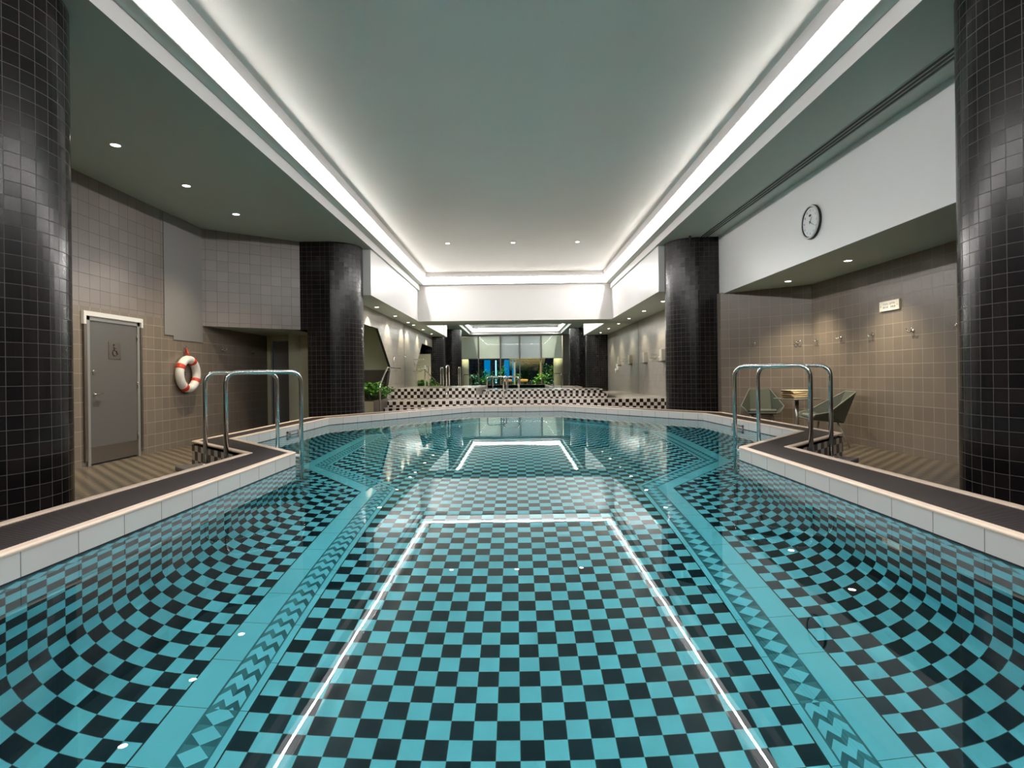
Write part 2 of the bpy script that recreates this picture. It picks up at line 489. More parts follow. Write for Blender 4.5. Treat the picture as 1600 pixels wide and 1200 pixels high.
# ------------------------------------------------------------------ kerb around the pool: cream edges, drain grates, checkered outside
OUT = [(2.53, -.60), (2.49, 5.10), (3.58, 6.18), (3.54, 9.60), (1.17, 12.80), (-1.17, 12.86), (-3.53, 9.58), (-3.56, 6.17), (-2.47, 5.12), (-2.52, -.60)]
INN = [Vector(p) for p in POLY]
INN[0] = Vector((2.03, -.25)); INN[-1] = Vector((-2.02, -.25))
def strip(name, P, Q, r0, r1, z0, z1, mats, label, cat, group, m=0):
    pass
def ring_between(P, Q, t):
    return [Vector(p)*(1-t)+Vector(q)*t for p, q in zip(P, Q)]
inA = offset(POLY, .004); inB = offset(POLY, -.058)
ouA = offset(OUT, .058); ouB = offset(OUT, -.004)
def edge_strip(name, A, B, label, group, near):
    """cream bullnose strip made as one long moulding per side"""
    for side, idx in ((1, [0, 1, 2, 3, 4]), (-1, [9, 8, 7, 6, 5])):
        mb = MB()
        if side > 0: idx2 = idx
        else: idx2 = list(reversed(idx))
        rows = []
        for i in idx2:
            a2, b2 = Vector(A[i]), Vector(B[i]); w = b2-a2
            pr = [(0, -.002), (0, 0), (0, .006), (.05, .011), (.16, .014), (.85, .014), (1, .010), (1, -.03)]
            rows.append([(a2.x+w.x*t, a2.y+w.y*t, RIM+dz) for t, dz in pr])
        mb.grid(rows, 0, False); 
        # the middle of the far end belongs to the right-hand piece
        if side > 0:
            a2, b2 = Vector(A[5]), Vector(B[5]); w = b2-a2
            mb.grid([rows[-1], [(a2.x+w.x*t, a2.y+w.y*t, RIM+dz) for t, dz in pr]], 0, False)
        o = mb.build(name, 'kerb_cream', fix=True)
        tag(o, label % ('right' if side > 0 else 'left'), 'coping', group, 'structure')
edge_strip('trim_coping', inA, inB, 'cream rounded coping strip along the %s water edge of the pool', 'pool coping', True)
edge_strip('trim_kerb', ouB, ouA, 'cream strip along the %s deck edge of the pool kerb', 'kerb strips', False)
# kerb core and outside
mb = MB()
for i in range(NP-1):
    a2, b2 = Vector(OUT[i]), Vector(OUT[i+1])
    e = (b2-a2).normalized(); L = (b2-a2).length
    mb.face([(b2.x,b2.y,DECK-.02), (a2.x,a2.y,DECK-.02), (a2.x,a2.y,RIM-.03), (b2.x,b2.y,RIM-.03)][::-1], [(L,-.05),(0,-.05),(0,RIM-.08),(L,RIM-.08)][::-1], 0)
    p, q = Vector(POLY[i]), Vector(POLY[i+1])
    mb.face([(p.x,p.y,RIM-.045), (q.x,q.y,RIM-.045), (b2.x,b2.y,RIM-.045), (a2.x,a2.y,RIM-.045)], None, 1)
struct('wall_kerb', mb, ['kerb_checks', 'black_gap'], 'raised pool kerb faced with small black and cream tiles')
# grates: slats across the channel, one lift-out length per straight run
glabels = {0: 'dark slatted drain grate along the right lane kerb nearest the viewer', 1: 'dark slatted drain grate on the slanting right kerb by the ladder',
           2: 'dark slatted drain grate behind the right ladder beside the chairs', 3: 'dark slatted drain grate on the far right bend of the kerb', 4: 'dark slatted drain grate across the far end of the pool',
           5: 'dark slatted drain grate on the far left bend of the kerb', 6: 'dark slatted drain grate behind the left ladder below the lifebuoy wall', 7: 'dark slatted drain grate on the slanting left kerb by the ladder', 8: 'dark slatted drain grate along the left lane kerb nearest the viewer'}
for i in range(NP-1):
    p, q, a2, b2 = inB[i], inB[i+1], ouA[i], ouA[i+1]
    mb = MB(); L = (Vector(q)-Vector(p)).length; n = max(8, int(L/.0175))
    for k in range(n):
        t0, t1 = (k+.2)/n, (k+.74)/n
        A0, A1 = p.lerp(q, t0), p.lerp(q, t1); B0, B1 = a2.lerp(b2, t0), a2.lerp(b2, t1)
        z0, z1 = RIM-.03, RIM+.006
        P8 = [(A0.x,A0.y,z0),(A1.x,A1.y,z0),(B1.x,B1.y,z0),(B0.x,B0.y,z0),(A0.x,A0.y,z1),(A1.x,A1.y,z1),(B1.x,B1.y,z1),(B0.x,B0.y,z1)]
        for f in ((7,6,5,4),(4,5,1,0),(5,6,2,1),(6,7,3,2),(7,4,0,3)): mb.face([P8[j] for j in f])
    for t in (.15, .5, .85):
        A0, B0 = p.lerp(a2, t-.012), p.lerp(a2, t+.012); A1, B1 = q.lerp(b2, t-.012), q.lerp(b2, t+.012)
        z1 = RIM-.004
        mb.face([(A0.x,A0.y,z1),(B0.x,B0.y,z1),(B1.x,B1.y,z1),(A1.x,A1.y,z1)])
    o = mb.build('drain_grate', 'grate_plastic', fix=False, origin=((p+b2)/2).to_3d()+Vector((0,0,RIM-.03)))
    tag(o, glabels[i], 'grate', 'drain grates round the pool')

# ------------------------------------------------------------------ deck
mb = MB()
DP_L = [(-6.1, -.75), (-2.51, -.75), (-2.46, 5.13), (-3.55, 6.18), (-3.52, 9.58), (-1.17, 12.84), (1.17, 12.8), (3.53, 9.6), (3.57, 6.19), (2.48, 5.11), (2.52, -.75), (5.75, -.75), (5.75, 20.2), (-6.1, 20.2)]
mb.face([(x, y, DECK) for x, y in DP_L])
struct('floor', mb, 'deck_checks', 'tan and brown checkered pool deck')
for nm, sx in (('trim_channel', -1), ('trim_channel', 1)):
    mb = MB()
    P = [(sx*2.56, 2.4), (sx*2.56, 5.05), (sx*2.98, 5.42), (sx*2.98, 2.4)] if sx < 0 else [(2.58, 2.4), (3.0, 2.4), (3.0, 5.42), (2.58, 5.05)]
    mb.face([(x, y, DECK+.004) for x, y in (P if sx > 0 else P)])
    o = struct(nm, mb, 'deck_ribs', fix=False)
# ledge behind the near end of the pool
mb = MB(); mb.box((-2.6, Y0-.1, DECK-.02), (2.6, -.25, RIM))
struct('trim_ledge', mb, 'kerb_cream')

# ------------------------------------------------------------------ walls, bulkheads, soffits, ceiling
def wallq(mb, a2, b2, z0, z1, mat=0):
    mb.face([(a2[0],a2[1],z0),(b2[0],b2[1],z0),(b2[0],b2[1],z1),(a2[0],a2[1],z1)], mat=mat); return mb
XL, XR = -6.0, 5.6
ZSPLIT = 2.27
DOOR = (7.86, 8.965, 2.135)
mb = MB()
wallq(mb, (XL, 10.80), (XL, Y0), ZSPLIT, SOFF+.02, 1)
wallq(mb, (XL, DOOR[0]), (XL, Y0), 0, ZSPLIT, 0)
wallq(mb, (XL, 13.6), (XL, DOOR[1]), 0, ZSPLIT, 0)
wallq(mb, (XL, DOOR[1]), (XL, DOOR[0]), DOOR[2], ZSPLIT, 0)
struct('wall_left', mb, ['taupe_tile', 'taupe_tile_upper'], 'taupe tiled left wall')
mb = MB(); wallq(mb, (-4.43, 12.02), (XL, 10.80), 2.25, SOFF+.02, 0)
mb.face([(XL, 10.80, 2.25), (XL, 13.6, 2.25), (-3.9, 13.6, 2.25), (-4.43, 12.02, 2.25)], mat=1)
struct('wall_left_bulkhead', mb, ['taupe_tile_upper', 'soffit_paint'], 'slanting taupe tiled bulkhead above the corridor')
mb = MB(); mb.box((XL+.001, 9.62, 2.0), (XL+.012, 10.79, SOFF-.02)); mb.box((XL+.001, 9.87, 1.93), (XL+.012, 10.79, 2.0))
struct('wall_left_patch', mb, 'grey_panel', 'smooth grey patch on the left wall above the lifebuoy')
# corridor end wall with second door
mb = MB()
wallq(mb, (XL, 13.6), (-5.93, 13.6), 0, 2.25); wallq(mb, (-5.37, 13.6), (-3.9, 13.6), 0, 2.25); wallq(mb, (-5.93, 13.6), (-5.37, 13.6), 2.19, 2.25)
struct('wall_corridor', mb, 'cream_plaster', 'cream end wall of the corridor')
# right side
mb = MB()
wallq(mb, (XR, Y0), (XR, 10.63), 0, BULK+.02); wallq(mb, (XR, 10.63), (4.28, 11.73), 0, BULK+.02); wallq(mb, (4.28, 11.73), (4.28, 12.6), 0, BULK+.02)
struct('wall_right', mb, 'taupe_tile', 'taupe tiled right wall of the seating recess')
mb = MB()
wallq(mb, (4.33, Y0), (4.33, 12.05), BULK, SOFF+.02)
struct('wall_right_bulkhead', mb, 'white_paint', 'white bulkhead above the seating recess')
mb = MB(); mb.face([(4.33, Y0, BULK), (4.33, 12.05, BULK), (4.33, 12.6, BULK), (XR, 12.6, BULK), (XR, Y0, BULK)])
struct('ceiling_recess', mb, 'soffit_paint', 'low ceiling of the seating recess')
# main soffits
XC, YCN, YCF = 3.20, -.25, 18.97
mb = MB()
mb.face([(-XC, Y0, SOFF), (-6.1, Y0, SOFF), (-6.1, 12.8, SOFF), (-XC, 12.8, SOFF)])
mb.face([(XC, Y0, SOFF), (XC, 12.8, SOFF), (4.5, 12.8, SOFF), (4.5, Y0, SOFF)])
mb.face([(-XC, Y0, SOFF), (-XC, YCN, SOFF), (XC, YCN, SOFF), (XC, Y0, SOFF)])
for sx in (-1, 1):
    q = [(sx*XC, 12.7, SOFF), (sx*3.26, 12.7, SOFF), (sx*3.26, 18.97, SOFF), (sx*XC, 18.97, SOFF)]
    mb.face(q if sx < 0 else q[::-1])
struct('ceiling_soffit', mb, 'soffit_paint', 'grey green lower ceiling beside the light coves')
# coffer steps
def rect(d): return [(-XC+d, YCN+d), (XC-d, YCN+d), (XC-d, YCF-d), (-XC+d, YCF-d)]
steps = [(0, SOFF, None), (0, 4.288, 1), (.15, 4.288, 0), (.15, 4.30, 1), (-.05, 4.35, 1), (.175, 4.59, 'L'), (.235, 4.60, 1), (.235, 4.52, 1), (.25, 4.52, 1), (.252, CEIL, 1)]
mb = MB()
for (d0, z0, _), (d1, z1, m) in zip(steps, steps[1:]):
    if m == 'L': continue
    A, B = rect(d0), rect(d1)
    for i in range(4):
        j = (i+1) % 4
        mb.face([(A[i][0],A[i][1],z0),(B[i][0],B[i][1],z1),(B[j][0],B[j][1],z1),(A[j][0],A[j][1],z0)], mat=m)
struct('ceiling_coffer', mb, ['soffit_paint', 'trim_paint'], 'stepped coffer edge round the raised ceiling')
A, B = rect(-.05), rect(.175)
cl = ['white light cove glowing across the ceiling above the viewer', 'long white light cove glowing along the right edge of the raised ceiling',
      'white light cove glowing across the far end of the raised ceiling', 'long white light cove glowing along the left edge of the raised ceiling']
for i in range(4):
    j = (i+1) % 4; mb = MB()
    c = Vector(((A[i][0]+A[j][0])/2, (A[i][1]+A[j][1])/2, 4.288))
    mb.face([(A[i][0],A[i][1],4.35),(B[i][0],B[i][1],4.59),(B[j][0],B[j][1],4.59),(A[j][0],A[j][1],4.35)])
    t = thing('cove_light', cl[i], 'light', c, 'ceiling cove lights')
    o = mb.build('diffuser', 'cove_glow', t)
    lp = lambda k, f: (A[k][0]+(B[k][0]-A[k][0])*f, A[k][1]+(B[k][1]-A[k][1])*f, 4.35+.24*f-.004)
    mb = MB(); mb.face([lp(i, .66), lp(i, .75), lp(j, .75), lp(j, .66)]); mb.build('lamp_strip', 'tube_glow', t)
r0 = rect(.252)
mb = MB(); mb.face([(p[0], p[1], CEIL) for p in reversed(r0)])
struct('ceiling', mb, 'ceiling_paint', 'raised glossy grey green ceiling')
# far fascias, spa soffits and walls
XF = 3.25
mb = MB()
wallq(mb, (-XF, YCF), (-XF, 12.72), SPA, SOFF); wallq(mb, (XF, 12.72), (XF, YCF), SPA, SOFF); wallq(mb, (XF, YCF), (-XF, YCF), SPA, SOFF)
wallq(mb, (-XF, 12.72), (-XF-1.2, 12.72), SPA, SOFF); wallq(mb, (XF+.9, 12.72), (XF, 12.72), SPA, SOFF)
struct('wall_far_fascia', mb, 'white_paint', 'white fascia round the spa end of the ceiling')
mb = MB()
for (xa, xb, ya, yb_) in ((-5.3, -XF, 12.72, YM+.05), (XF, 4.45, 12.72, YM+.05), (-XF, XF, YCF, YM+.05)):
    mb.face([(xa, ya, SPA), (xa, yb_, SPA), (xb, yb_, SPA), (xb, ya, SPA)])
struct('ceiling_spa', mb, 'soffit_paint', 'low ceiling round the spa')
XSL, XSR = -3.9, 4.31
mb = MB()
pg = [(15.98, 2.62), (17.56, 1.52), (17.22, .95), (16.6, .40)]
mb.face([(XSL, 12.6, 2.58), (XSL, 15.98, 2.60), (XSL, 15.98, SPA), (XSL, 12.6, SPA)][::-1])
mb.face([(XSL, 15.98, 2.60), (XSL, 17.56, 1.52), (XSL, YM, 1.52), (XSL, YM, SPA), (XSL, 15.98, SPA)][::-1])
mb.face([(XSL, 17.56, 1.52), (XSL, 17.22, .95), (XSL, 16.6, 0), (XSL, YM, 0), (XSL, YM, 1.52)][::-1])
struct('wall_spa_left', mb, 'pale_tile', 'pale tiled left wall of the spa with a slanted opening')
mb = MB()
wallq(mb, (-5.2, 17.85), (XSL, 17.85), 1.45, SPA, 0); wallq(mb, (-5.2, 17.85), (XSL, 17.85), 0, 1.45, 1)
wallq(mb, (-5.2, 12.9), (-5.2, 17.85), 0, SPA, 0)
# reveal of the opening
for (ya, za), (yb, zb) in zip([(12.6, 2.58), (15.98, 2.60), (17.56, 1.52), (17.22, .95)], [(15.98, 2.60), (17.56, 1.52), (17.22, .95), (16.6, 0)]):
    mb.face([(XSL, ya, za), (XSL, yb, zb), (XSL-.07, yb, zb), (XSL-.07, ya, za)], mat=2)
struct('wall_spa_void', mb, ['void_cream', 'void_brown', 'black_gap'], 'cream and brown hollow behind the slanted opening')
mb = MB(); wallq(mb, (XSR, 12.5), (XSR, YM), 0, SPA)
struct('wall_spa_right', mb, 'pale_tile', 'pale tiled right wall of the spa')
# mirror wall in three panels
for (x0, x1, lb) in ((XSL, -2.5, 'mirror panel left of the spa beside the pale tiled wall'), (-2.5, 2.93, 'wide central mirror panel behind the spa'), (2.93, XSR, 'mirror panel at the right end of the spa wall')):
    mb = MB(); mb.box((x0+.004, YM, .3), (x1-.004, YM+.02, SPA-.002))
    o = mb.build('wall_mirror', 'mirror_silver', origin=((x0+x1)/2, YM, .3)); tag(o, lb, 'mirror', 'mirror panels of the far wall', 'thing')
mb = MB(); wallq(mb, (XSL, YM+.03), (XSR, YM+.03), 0, SPA+.1)
struct('wall_far', mb, 'black_gap')

# ------------------------------------------------------------------ tiled columns
def pill(cx, cy, r, side, ext):
    """half-round towards the pool, running straight outward by ext"""
    pts = []
    for k in range(41):
        a2 = R(-90+180*k/40); pts.append((cx - side*r*math.cos(a2)*-1*-1 if False else cx - side*r*math.cos(a2), cy + r*math.sin(a2)))
    pts = [(cx+side*ext, cy-r)] + pts + [(cx+side*ext, cy+r)]
    return pts
def column(cx, cy, r, side, ext, label, upper=None):
    mb = MB()
    def ring(pts, z0, z1):
        u = 0; rows = [[(p[0], p[1], z0) for p in pts], [(p[0], p[1], z1) for p in pts]]
        us = [0]
        for p, q in zip(pts, pts[1:]): us.append(us[-1]+math.hypot(q[0]-p[0], q[1]-p[1]))
        mb.grid(rows, 0, False, False, uvs=lambda i, j: (us[min(j, len(us)-1)]+.02, (z0, z1)[i]))
    zs = 2.25
    ring(pill(cx, cy, r, side, ext), 0, SOFF+.01)
    if upper: 
        e = upper
        mb.box((min(cx+side*ext*.5, cx+side*e), cy-r-.003, zs), (max(cx+side*ext*.5, cx+side*e), cy+r, SOFF+.01))
    o = mb.build('tiled_column', 'black_tile', origin=(cx, cy, 0))
    return tag(o, label, 'column', 'black tiled columns', 'thing')
column(-4.02, 12.55, .62, -1, .38, 'black tiled column at the far left end of the pool beside the corridor', upper=.66)
column(3.98, 12.55, .62, 1, .42, 'black tiled column at the far right end of the pool beside the chairs')
column(-4.0, 4.09, .62, -1, .3, 'huge black tiled column at the left edge beside the grey door')
column(4.0, 4.09, .62, 1, .3, 'huge black tiled column at the right edge beside the white bulkhead')

# ------------------------------------------------------------------ spa steps and basin
mb = MB()
YA, YB = 15.45, 15.95
def step(y0, y1, x0, x1, z0, z1):
    mb.face([(x0, y0, z0), (x1, y0, z0), (x1, y0, z1), (x0, y0, z1)], [(x0, z0-z1), (x1, z0-z1), (x1, 0), (x0, 0)], 0)
    mb.face([(x0, y0, z1), (x1, y0, z1), (x1, y1, z1), (x0, y1, z1)], mat=1)
step(15.15, YA, -3.72, XSR, DECK, .19)
step(YA, YB, -3.72, 2.2, .19, .365)
step(YB, YM, -3.78, XSR, .19, .525)
struct('floor_spa_steps', mb, ['spa_checks', 'tread_tile'] if 'tread_tile' in MATS else ['spa_checks', 'pale_tile'], 'checkered steps rising to the spa')
# raised platform on the left
mb = MB()
mb.face([(XSL, 17.6, .525), (-1.25, 17.6, .525), (-1.25, 17.6, .845), (XSL, 17.6, .845)], [(XSL, -.32), (-1.25, -.32), (-1.25, -.02), (XSL, -.02)], 0)
mb.face([(-1.25, 17.6, .525), (-1.05, YM, .525), (-1.05, YM, .845), (-1.25, 17.6, .845)], mat=1)
mb.face([(XSL, 17.6, .845), (-1.25, 17.6, .845), (-1.05, YM, .845), (XSL, YM, .845)], mat=1)
struct('floor_spa_platform', mb, ['spa_checks', 'pale_tile'], 'raised checkered platform at the left of the spa')
# low spa basin in the middle and on the right
mb = MB()
yb, zb0, zb1 = 16.9, .525, .655
BX = [(-1.2, yb), (2.74, yb), (4.2, 17.9)]
s_ = .085/.1
mb.face([(-1.2, yb, zb0), (2.74, yb, zb0), (2.74, yb, zb1), (-1.2, yb, zb1)], [(-1.2/s_, -.155), (2.74/s_, -.155), (2.74/s_, 0), (-1.2/s_, 0)], 0)
mb.face([(2.74, yb, zb1), (2.74, yb, zb0), (3.0, 18.6, zb0), (3.0, 18.6, zb1)][::-1], mat=2)
mb.face([(-1.2, yb, zb1), (2.74, yb, zb1), (2.76, yb+.22, zb1), (-1.2, yb+.22, zb1)], mat=1)
mb.face([(2.74, yb, zb1), (3.05, yb, zb1), (3.3, 18.9, zb1), (2.9, 18.9, zb1)], mat=1)
mb.face([(-1.2, yb+.22, .45), (-1.2, yb+.22, zb1), (2.76, yb+.22, zb1), (2.76, yb+.22, .45)], mat=0)
mb.face([(-1.1, 18.9, .45), (2.9, 18.9, .45), (2.9, 18.9, .74), (-1.1, 18.9, .74)], mat=0)
mb.face([(-1.1, 18.9, .74), (2.9, 18.9, .74), (2.9, YM, .74), (-1.1, YM, .74)], mat=1)
struct('wall_spa_basin', mb, ['spa_checks', 'pale_tile', 'deck_ribs'], 'low checkered wall round the spa basin')
mb = MB(); mb.face([(-1.2, yb+.2, .62), (2.8, yb+.2, .62), (2.95, 18.92, .62), (-1.1, 18.92, .62)])
struct('water_spa', mb, 'water', 'still water in the spa basin')

# ------------------------------------------------------------------ window wall behind the viewer (seen in the mirror)
MU = [-4.04, -2.65, -1.08, .29, 1.84, 3.39]
mb = MB()
wallq(mb, (-6.1, Y0), (MU[0], Y0), 0, CEIL); wallq(mb, (MU[-1], Y0), (5.75, Y0), 0, CEIL)
wallq(mb, (MU[0], Y0), (MU[-1], Y0), 0, .30); wallq(mb, (MU[0], Y0), (MU[-1], Y0), 4.08, CEIL+.1)
for f in range(len(mb.f)): mb.f[f] = mb.f[f][::-1]
struct('wall_near', mb, 'void_brown', 'brown wall beside the windows behind the viewer')
for k in range(5):
    x0, x1 = MU[k], MU[k+1]
    mb = MB()
    for (lo, hi) in (((x0, Y0-.05, .30), (x0+.035, Y0+.01, 4.08)), ((x1-.035, Y0-.05, .30), (x1, Y0+.01, 4.08)), ((x0, Y0-.05, .30), (x1, Y0+.01, .36)), ((x0, Y0-.05, 4.02), (x1, Y0+.01, 4.08)), ((x0, Y0-.05, 2.40), (x1, Y0+.0, 2.44))):
        mb.box(lo, hi)
    fr = mb.build('window_%d' % (k+1), 'mullion'); fr['kind'] = 'structure'
    mb = MB(); mb.face([(x0+.03, Y0-.03, .36), (x1-.03, Y0-.03, .36), (x1-.03, Y0-.03, 4.02), (x0+.03, Y0-.03, 4.02)])
    mb.build('pane', 'window_glass', fr)
    t = thing('roller_blind', ['pale roller blind half lowered in the leftmost garden window, seen in the mirror', 'pale roller blind second from the left in the mirror', 'grey roller blind in the middle window, seen in the mirror',
              'grey roller blind second from the right in the mirror', 'dim roller blind in the rightmost garden window, seen in the mirror'][k], 'blind', ((x0+x1)/2, Y0-.09, 2.45), 'roller blinds of the garden windows')
    fab = 'blind_fabric' if k in (0, 1, 4) else 'blind_grey'
    mb = MB(); mb.box((x0+.05, Y0-.095, 2.47), (x1-.05, Y0-.09, 4.0)); mb.build('blind_cloth', fab, t)
    mb = MB(); mb.box((x0+.05, Y0-.11, 2.43), (x1-.05, Y0-.08, 2.47)); mb.build('hem_bar', 'blind_fabric', t)
    mb = MB(); mb.tube([(x0+.05, Y0-.10, 4.03), (x1-.05, Y0-.10, 4.03)], .03, 10); mb.build('roller', 'stainless', t)

# ------------------------------------------------------------------ doors
d = bpy.data.objects.new('door_1', None); COL.objects.link(d); d.location = (XL, 7.94, DECK)
tag(d, 'grey toilet door with wheelchair plaque in the left wall', 'door', None, 'structure')
y0, y1, zt = DOOR
mb = MB()
mb.box((XL-.06, y0, 0), (XL+.02, y0+.055, zt)); mb.box((XL-.06, y1-.055, 0), (XL+.02, y1, zt)); mb.box((XL-.06, y0, zt-.055), (XL+.02, y1, zt))
mb.build('door_frame', 'frame_grey', d)
mb = MB(); mb.box((XL-.01, y0-.07, 2.14), (XL+.035, y1+.05, 2.205)); mb.box((XL-.01, y0-.075, 2.02), (XL+.04, y0-.03, 2.2)); mb.box((XL-.01, y1+.02, 2.06), (XL+.04, y1+.055, 2.2))
mb.build('head_trim', 'white_paint', d)
mb = MB(); mb.box((XL+.001, y0-.06, .1), (XL+.03, y0-.005, 2.02)); mb.box((XL+.001, y1+.005, .1), (XL+.03, y1+.05, 2.06))
mb.build('jamb_guard', 'brushed_plate', d)
mb = MB(); mb.box((XL-.03, y0+.06, .05), (XL+.008, y1-.06, zt-.06))
lf = mb.build('door_leaf', 'door_grey', d)
mb = MB(); mb.box((XL+.008, y0+.065, .055), (XL+.011, y1-.065, .285)); mb.build('kick_plate', 'brushed_plate', d)
mb = MB(); mb.lathe([(.028, 0), (.028, .012), (.012, .014), (.012, .02)], (XL+.008, 7.995, 1.36), 20, 'x'); mb.build('lock', 'chrome', d)
mb = MB(); mb.lathe([(.027, 0), (.027, .01), (.011, .012), (.011, .05)], (XL+.008, 8.0, 1.04), 20, 'x')
mb.tube([(XL+.05, 7.99, 1.04), (XL+.055, 8.03, 1.04), (XL+.055, 8.13, 1.045)], .010, 10); mb.build('door_handle', 'chrome', d)
mb = MB(); mb.box((XL+.008, 7.97, .86), (XL+.010, 8.10, .92)); mb.build('finger_plate', 'brushed_plate', d)
for z in (.3, 1.1, 1.85):
    mb = MB(); mb.tube([(XL+.018, y1-.058, z), (XL+.018, y1-.058, z+.1)], .009, 8); mb.build('hinge', 'stainless', d)
# wheelchair plaque
mb = MB(); mb.box((XL+.008, 8.29, 1.545), (XL+.013, 8.545, 1.80)); pq = mb.build('plaque', 'brushed_plate', d)
mb = MB()
def pl(y, z): return (XL+.0145, 8.417+y, 1.672+z)
mb.ball(pl(-.022, .085), .014, seg=10)
mb.tube([pl(-.02, .062), pl(-.014, 0), pl(.03, -.002), pl(.048, -.058), pl(.062, -.052)], .0075, 8)
mb.tube([pl(-.018, .035), pl(.025, .033)], .006, 8)
mb.tube([pl(.0+.050*math.cos(R(t)), -.03+.050*math.sin(R(t))) for t in range(130, 352, 13)], .006, 8)
mb.build('wheelchair_symbol', 'dark_metal', pq)
d2 = bpy.data.objects.new('door_2', None); COL.objects.link(d2); d2.location = (-5.65, 13.6, DECK)
tag(d2, 'grey door at the end of the left corridor', 'door', None, 'structure')
mb = MB(); mb.box((-5.95, 13.56, 0), (-5.90, 13.66, 2.2)); mb.box((-5.42, 13.56, 0), (-5.36, 13.66, 2.2)); mb.box((-5.95, 13.56, 2.13), (-5.36, 13.66, 2.2)); mb.build('door_frame', 'cream_plaster', d2)
mb = MB(); mb.box((-5.90, 13.72, .03), (-5.50, 13.76, 2.13)); mb.build('door_leaf', 'frame_grey', d2)
mb = MB(); mb.box((-5.50, 13.66, .03), (-5.42, 13.76, 2.13)); mb.build('door_jamb', 'black_gap', d2)

# ------------------------------------------------------------------ lights in the soffits
def downlight(x, y, z, label, group, power, r=.052, cone=70, blend=.6, col=(1., .86, .62)):
    t = thing('downlight', label, 'downlight', (x, y, z), group)
    mb = MB(); mb.lathe([(r+.014, .0), (r+.014, -.006), (r, -.008), (r, -.001)], (x, y, z), 20, caps=False); mb.build('bezel', 'white_paint', t)
    mb = MB(); mb.face([(x+r*math.cos(2*PI*k/20), y+r*math.sin(2*PI*k/20), z-.004) for k in range(20)][::-1]); mb.build('lamp', 'lamp_glow', t)
    l = light('spot', 'SPOT', (x, y, z-.02), power, col, spot_size=R(cone), spot_blend=blend, shadow_soft_size=.03)
    return t
for i, y in enumerate((6.9, 8.385, 9.87)):
    downlight(-4.87, y, SOFF, ['recessed downlight in the left ceiling nearest the door', 'middle recessed downlight of the left ceiling', 'recessed downlight in the left ceiling nearest the far column'][i], 'left ceiling downlights', 330, cone=100, blend=1.)
for i, y in enumerate((8.36, 10.2)):
    downlight(4.95, y, BULK, ['recessed downlight above the sign in the seating recess', 'recessed downlight above the left chair in the seating recess'][i], 'recess downlights', 250, cone=104, blend=1.)
for i, y in enumerate((14.9, 17.15, 19.25)):
    downlight(-3.655, y, SPA, ['left spa downlight nearest the black column', 'middle left spa downlight', 'left spa downlight by the mirror'][i], 'left spa downlights', 105, cone=100)
for i, y in enumerate((14.45, 16.6, 18.8)):
    downlight(3.80, y, SPA, ['right spa downlight nearest the black column', 'middle right spa downlight', 'right spa downlight by the mirror'][i], 'right spa downlights', 90, cone=100)
for i, x in enumerate((-1.73, -.03, 1.64)):
    downlight(x, 14.62, CEIL, ['leftmost of three small downlights in the raised ceiling', 'middle of three small downlights in the raised ceiling', 'rightmost of three small downlights in the raised ceiling'][i], 'raised ceiling downlights', 25, r=.05, cone=60)

# slot air diffuser
mb = MB()
t = thing('slot_diffuser', 'long black three-slot air diffuser in the right ceiling', 'vent', (4.02, 8.0, SOFF))
for k, dx in enumerate((-.055, 0, .055)):
    mb = MB(); mb.box((4.02+dx-.016, 4.78, SOFF-.003), (4.02+dx+.016, 11.95, SOFF+.002)); mb.build('slot', 'black_gap', t)
mb = MB()
for dx in (-.088, -.0275, .0275, .088): mb.box((4.02+dx-.006, 4.78, SOFF-.006), (4.02+dx+.006, 11.95, SOFF))
mb.build('frame', 'soffit_paint', t)
t = thing('sprinkler', 'small dark sprinkler head on the ceiling by the far right column', 'sprinkler', (3.7, 11.85, SOFF))
mb = MB(); mb.lathe([(.03, .004), (.03, -.01), (.01, -.02), (.01, -.05)], (3.7, 11.85, SOFF), 12); mb.build('body', 'dark_metal', t)
mb = MB(); mb.lathe([(.035, -.05), (.035, -.056)], (3.7, 11.85, SOFF), 12); mb.build('deflector', 'dark_metal', t)

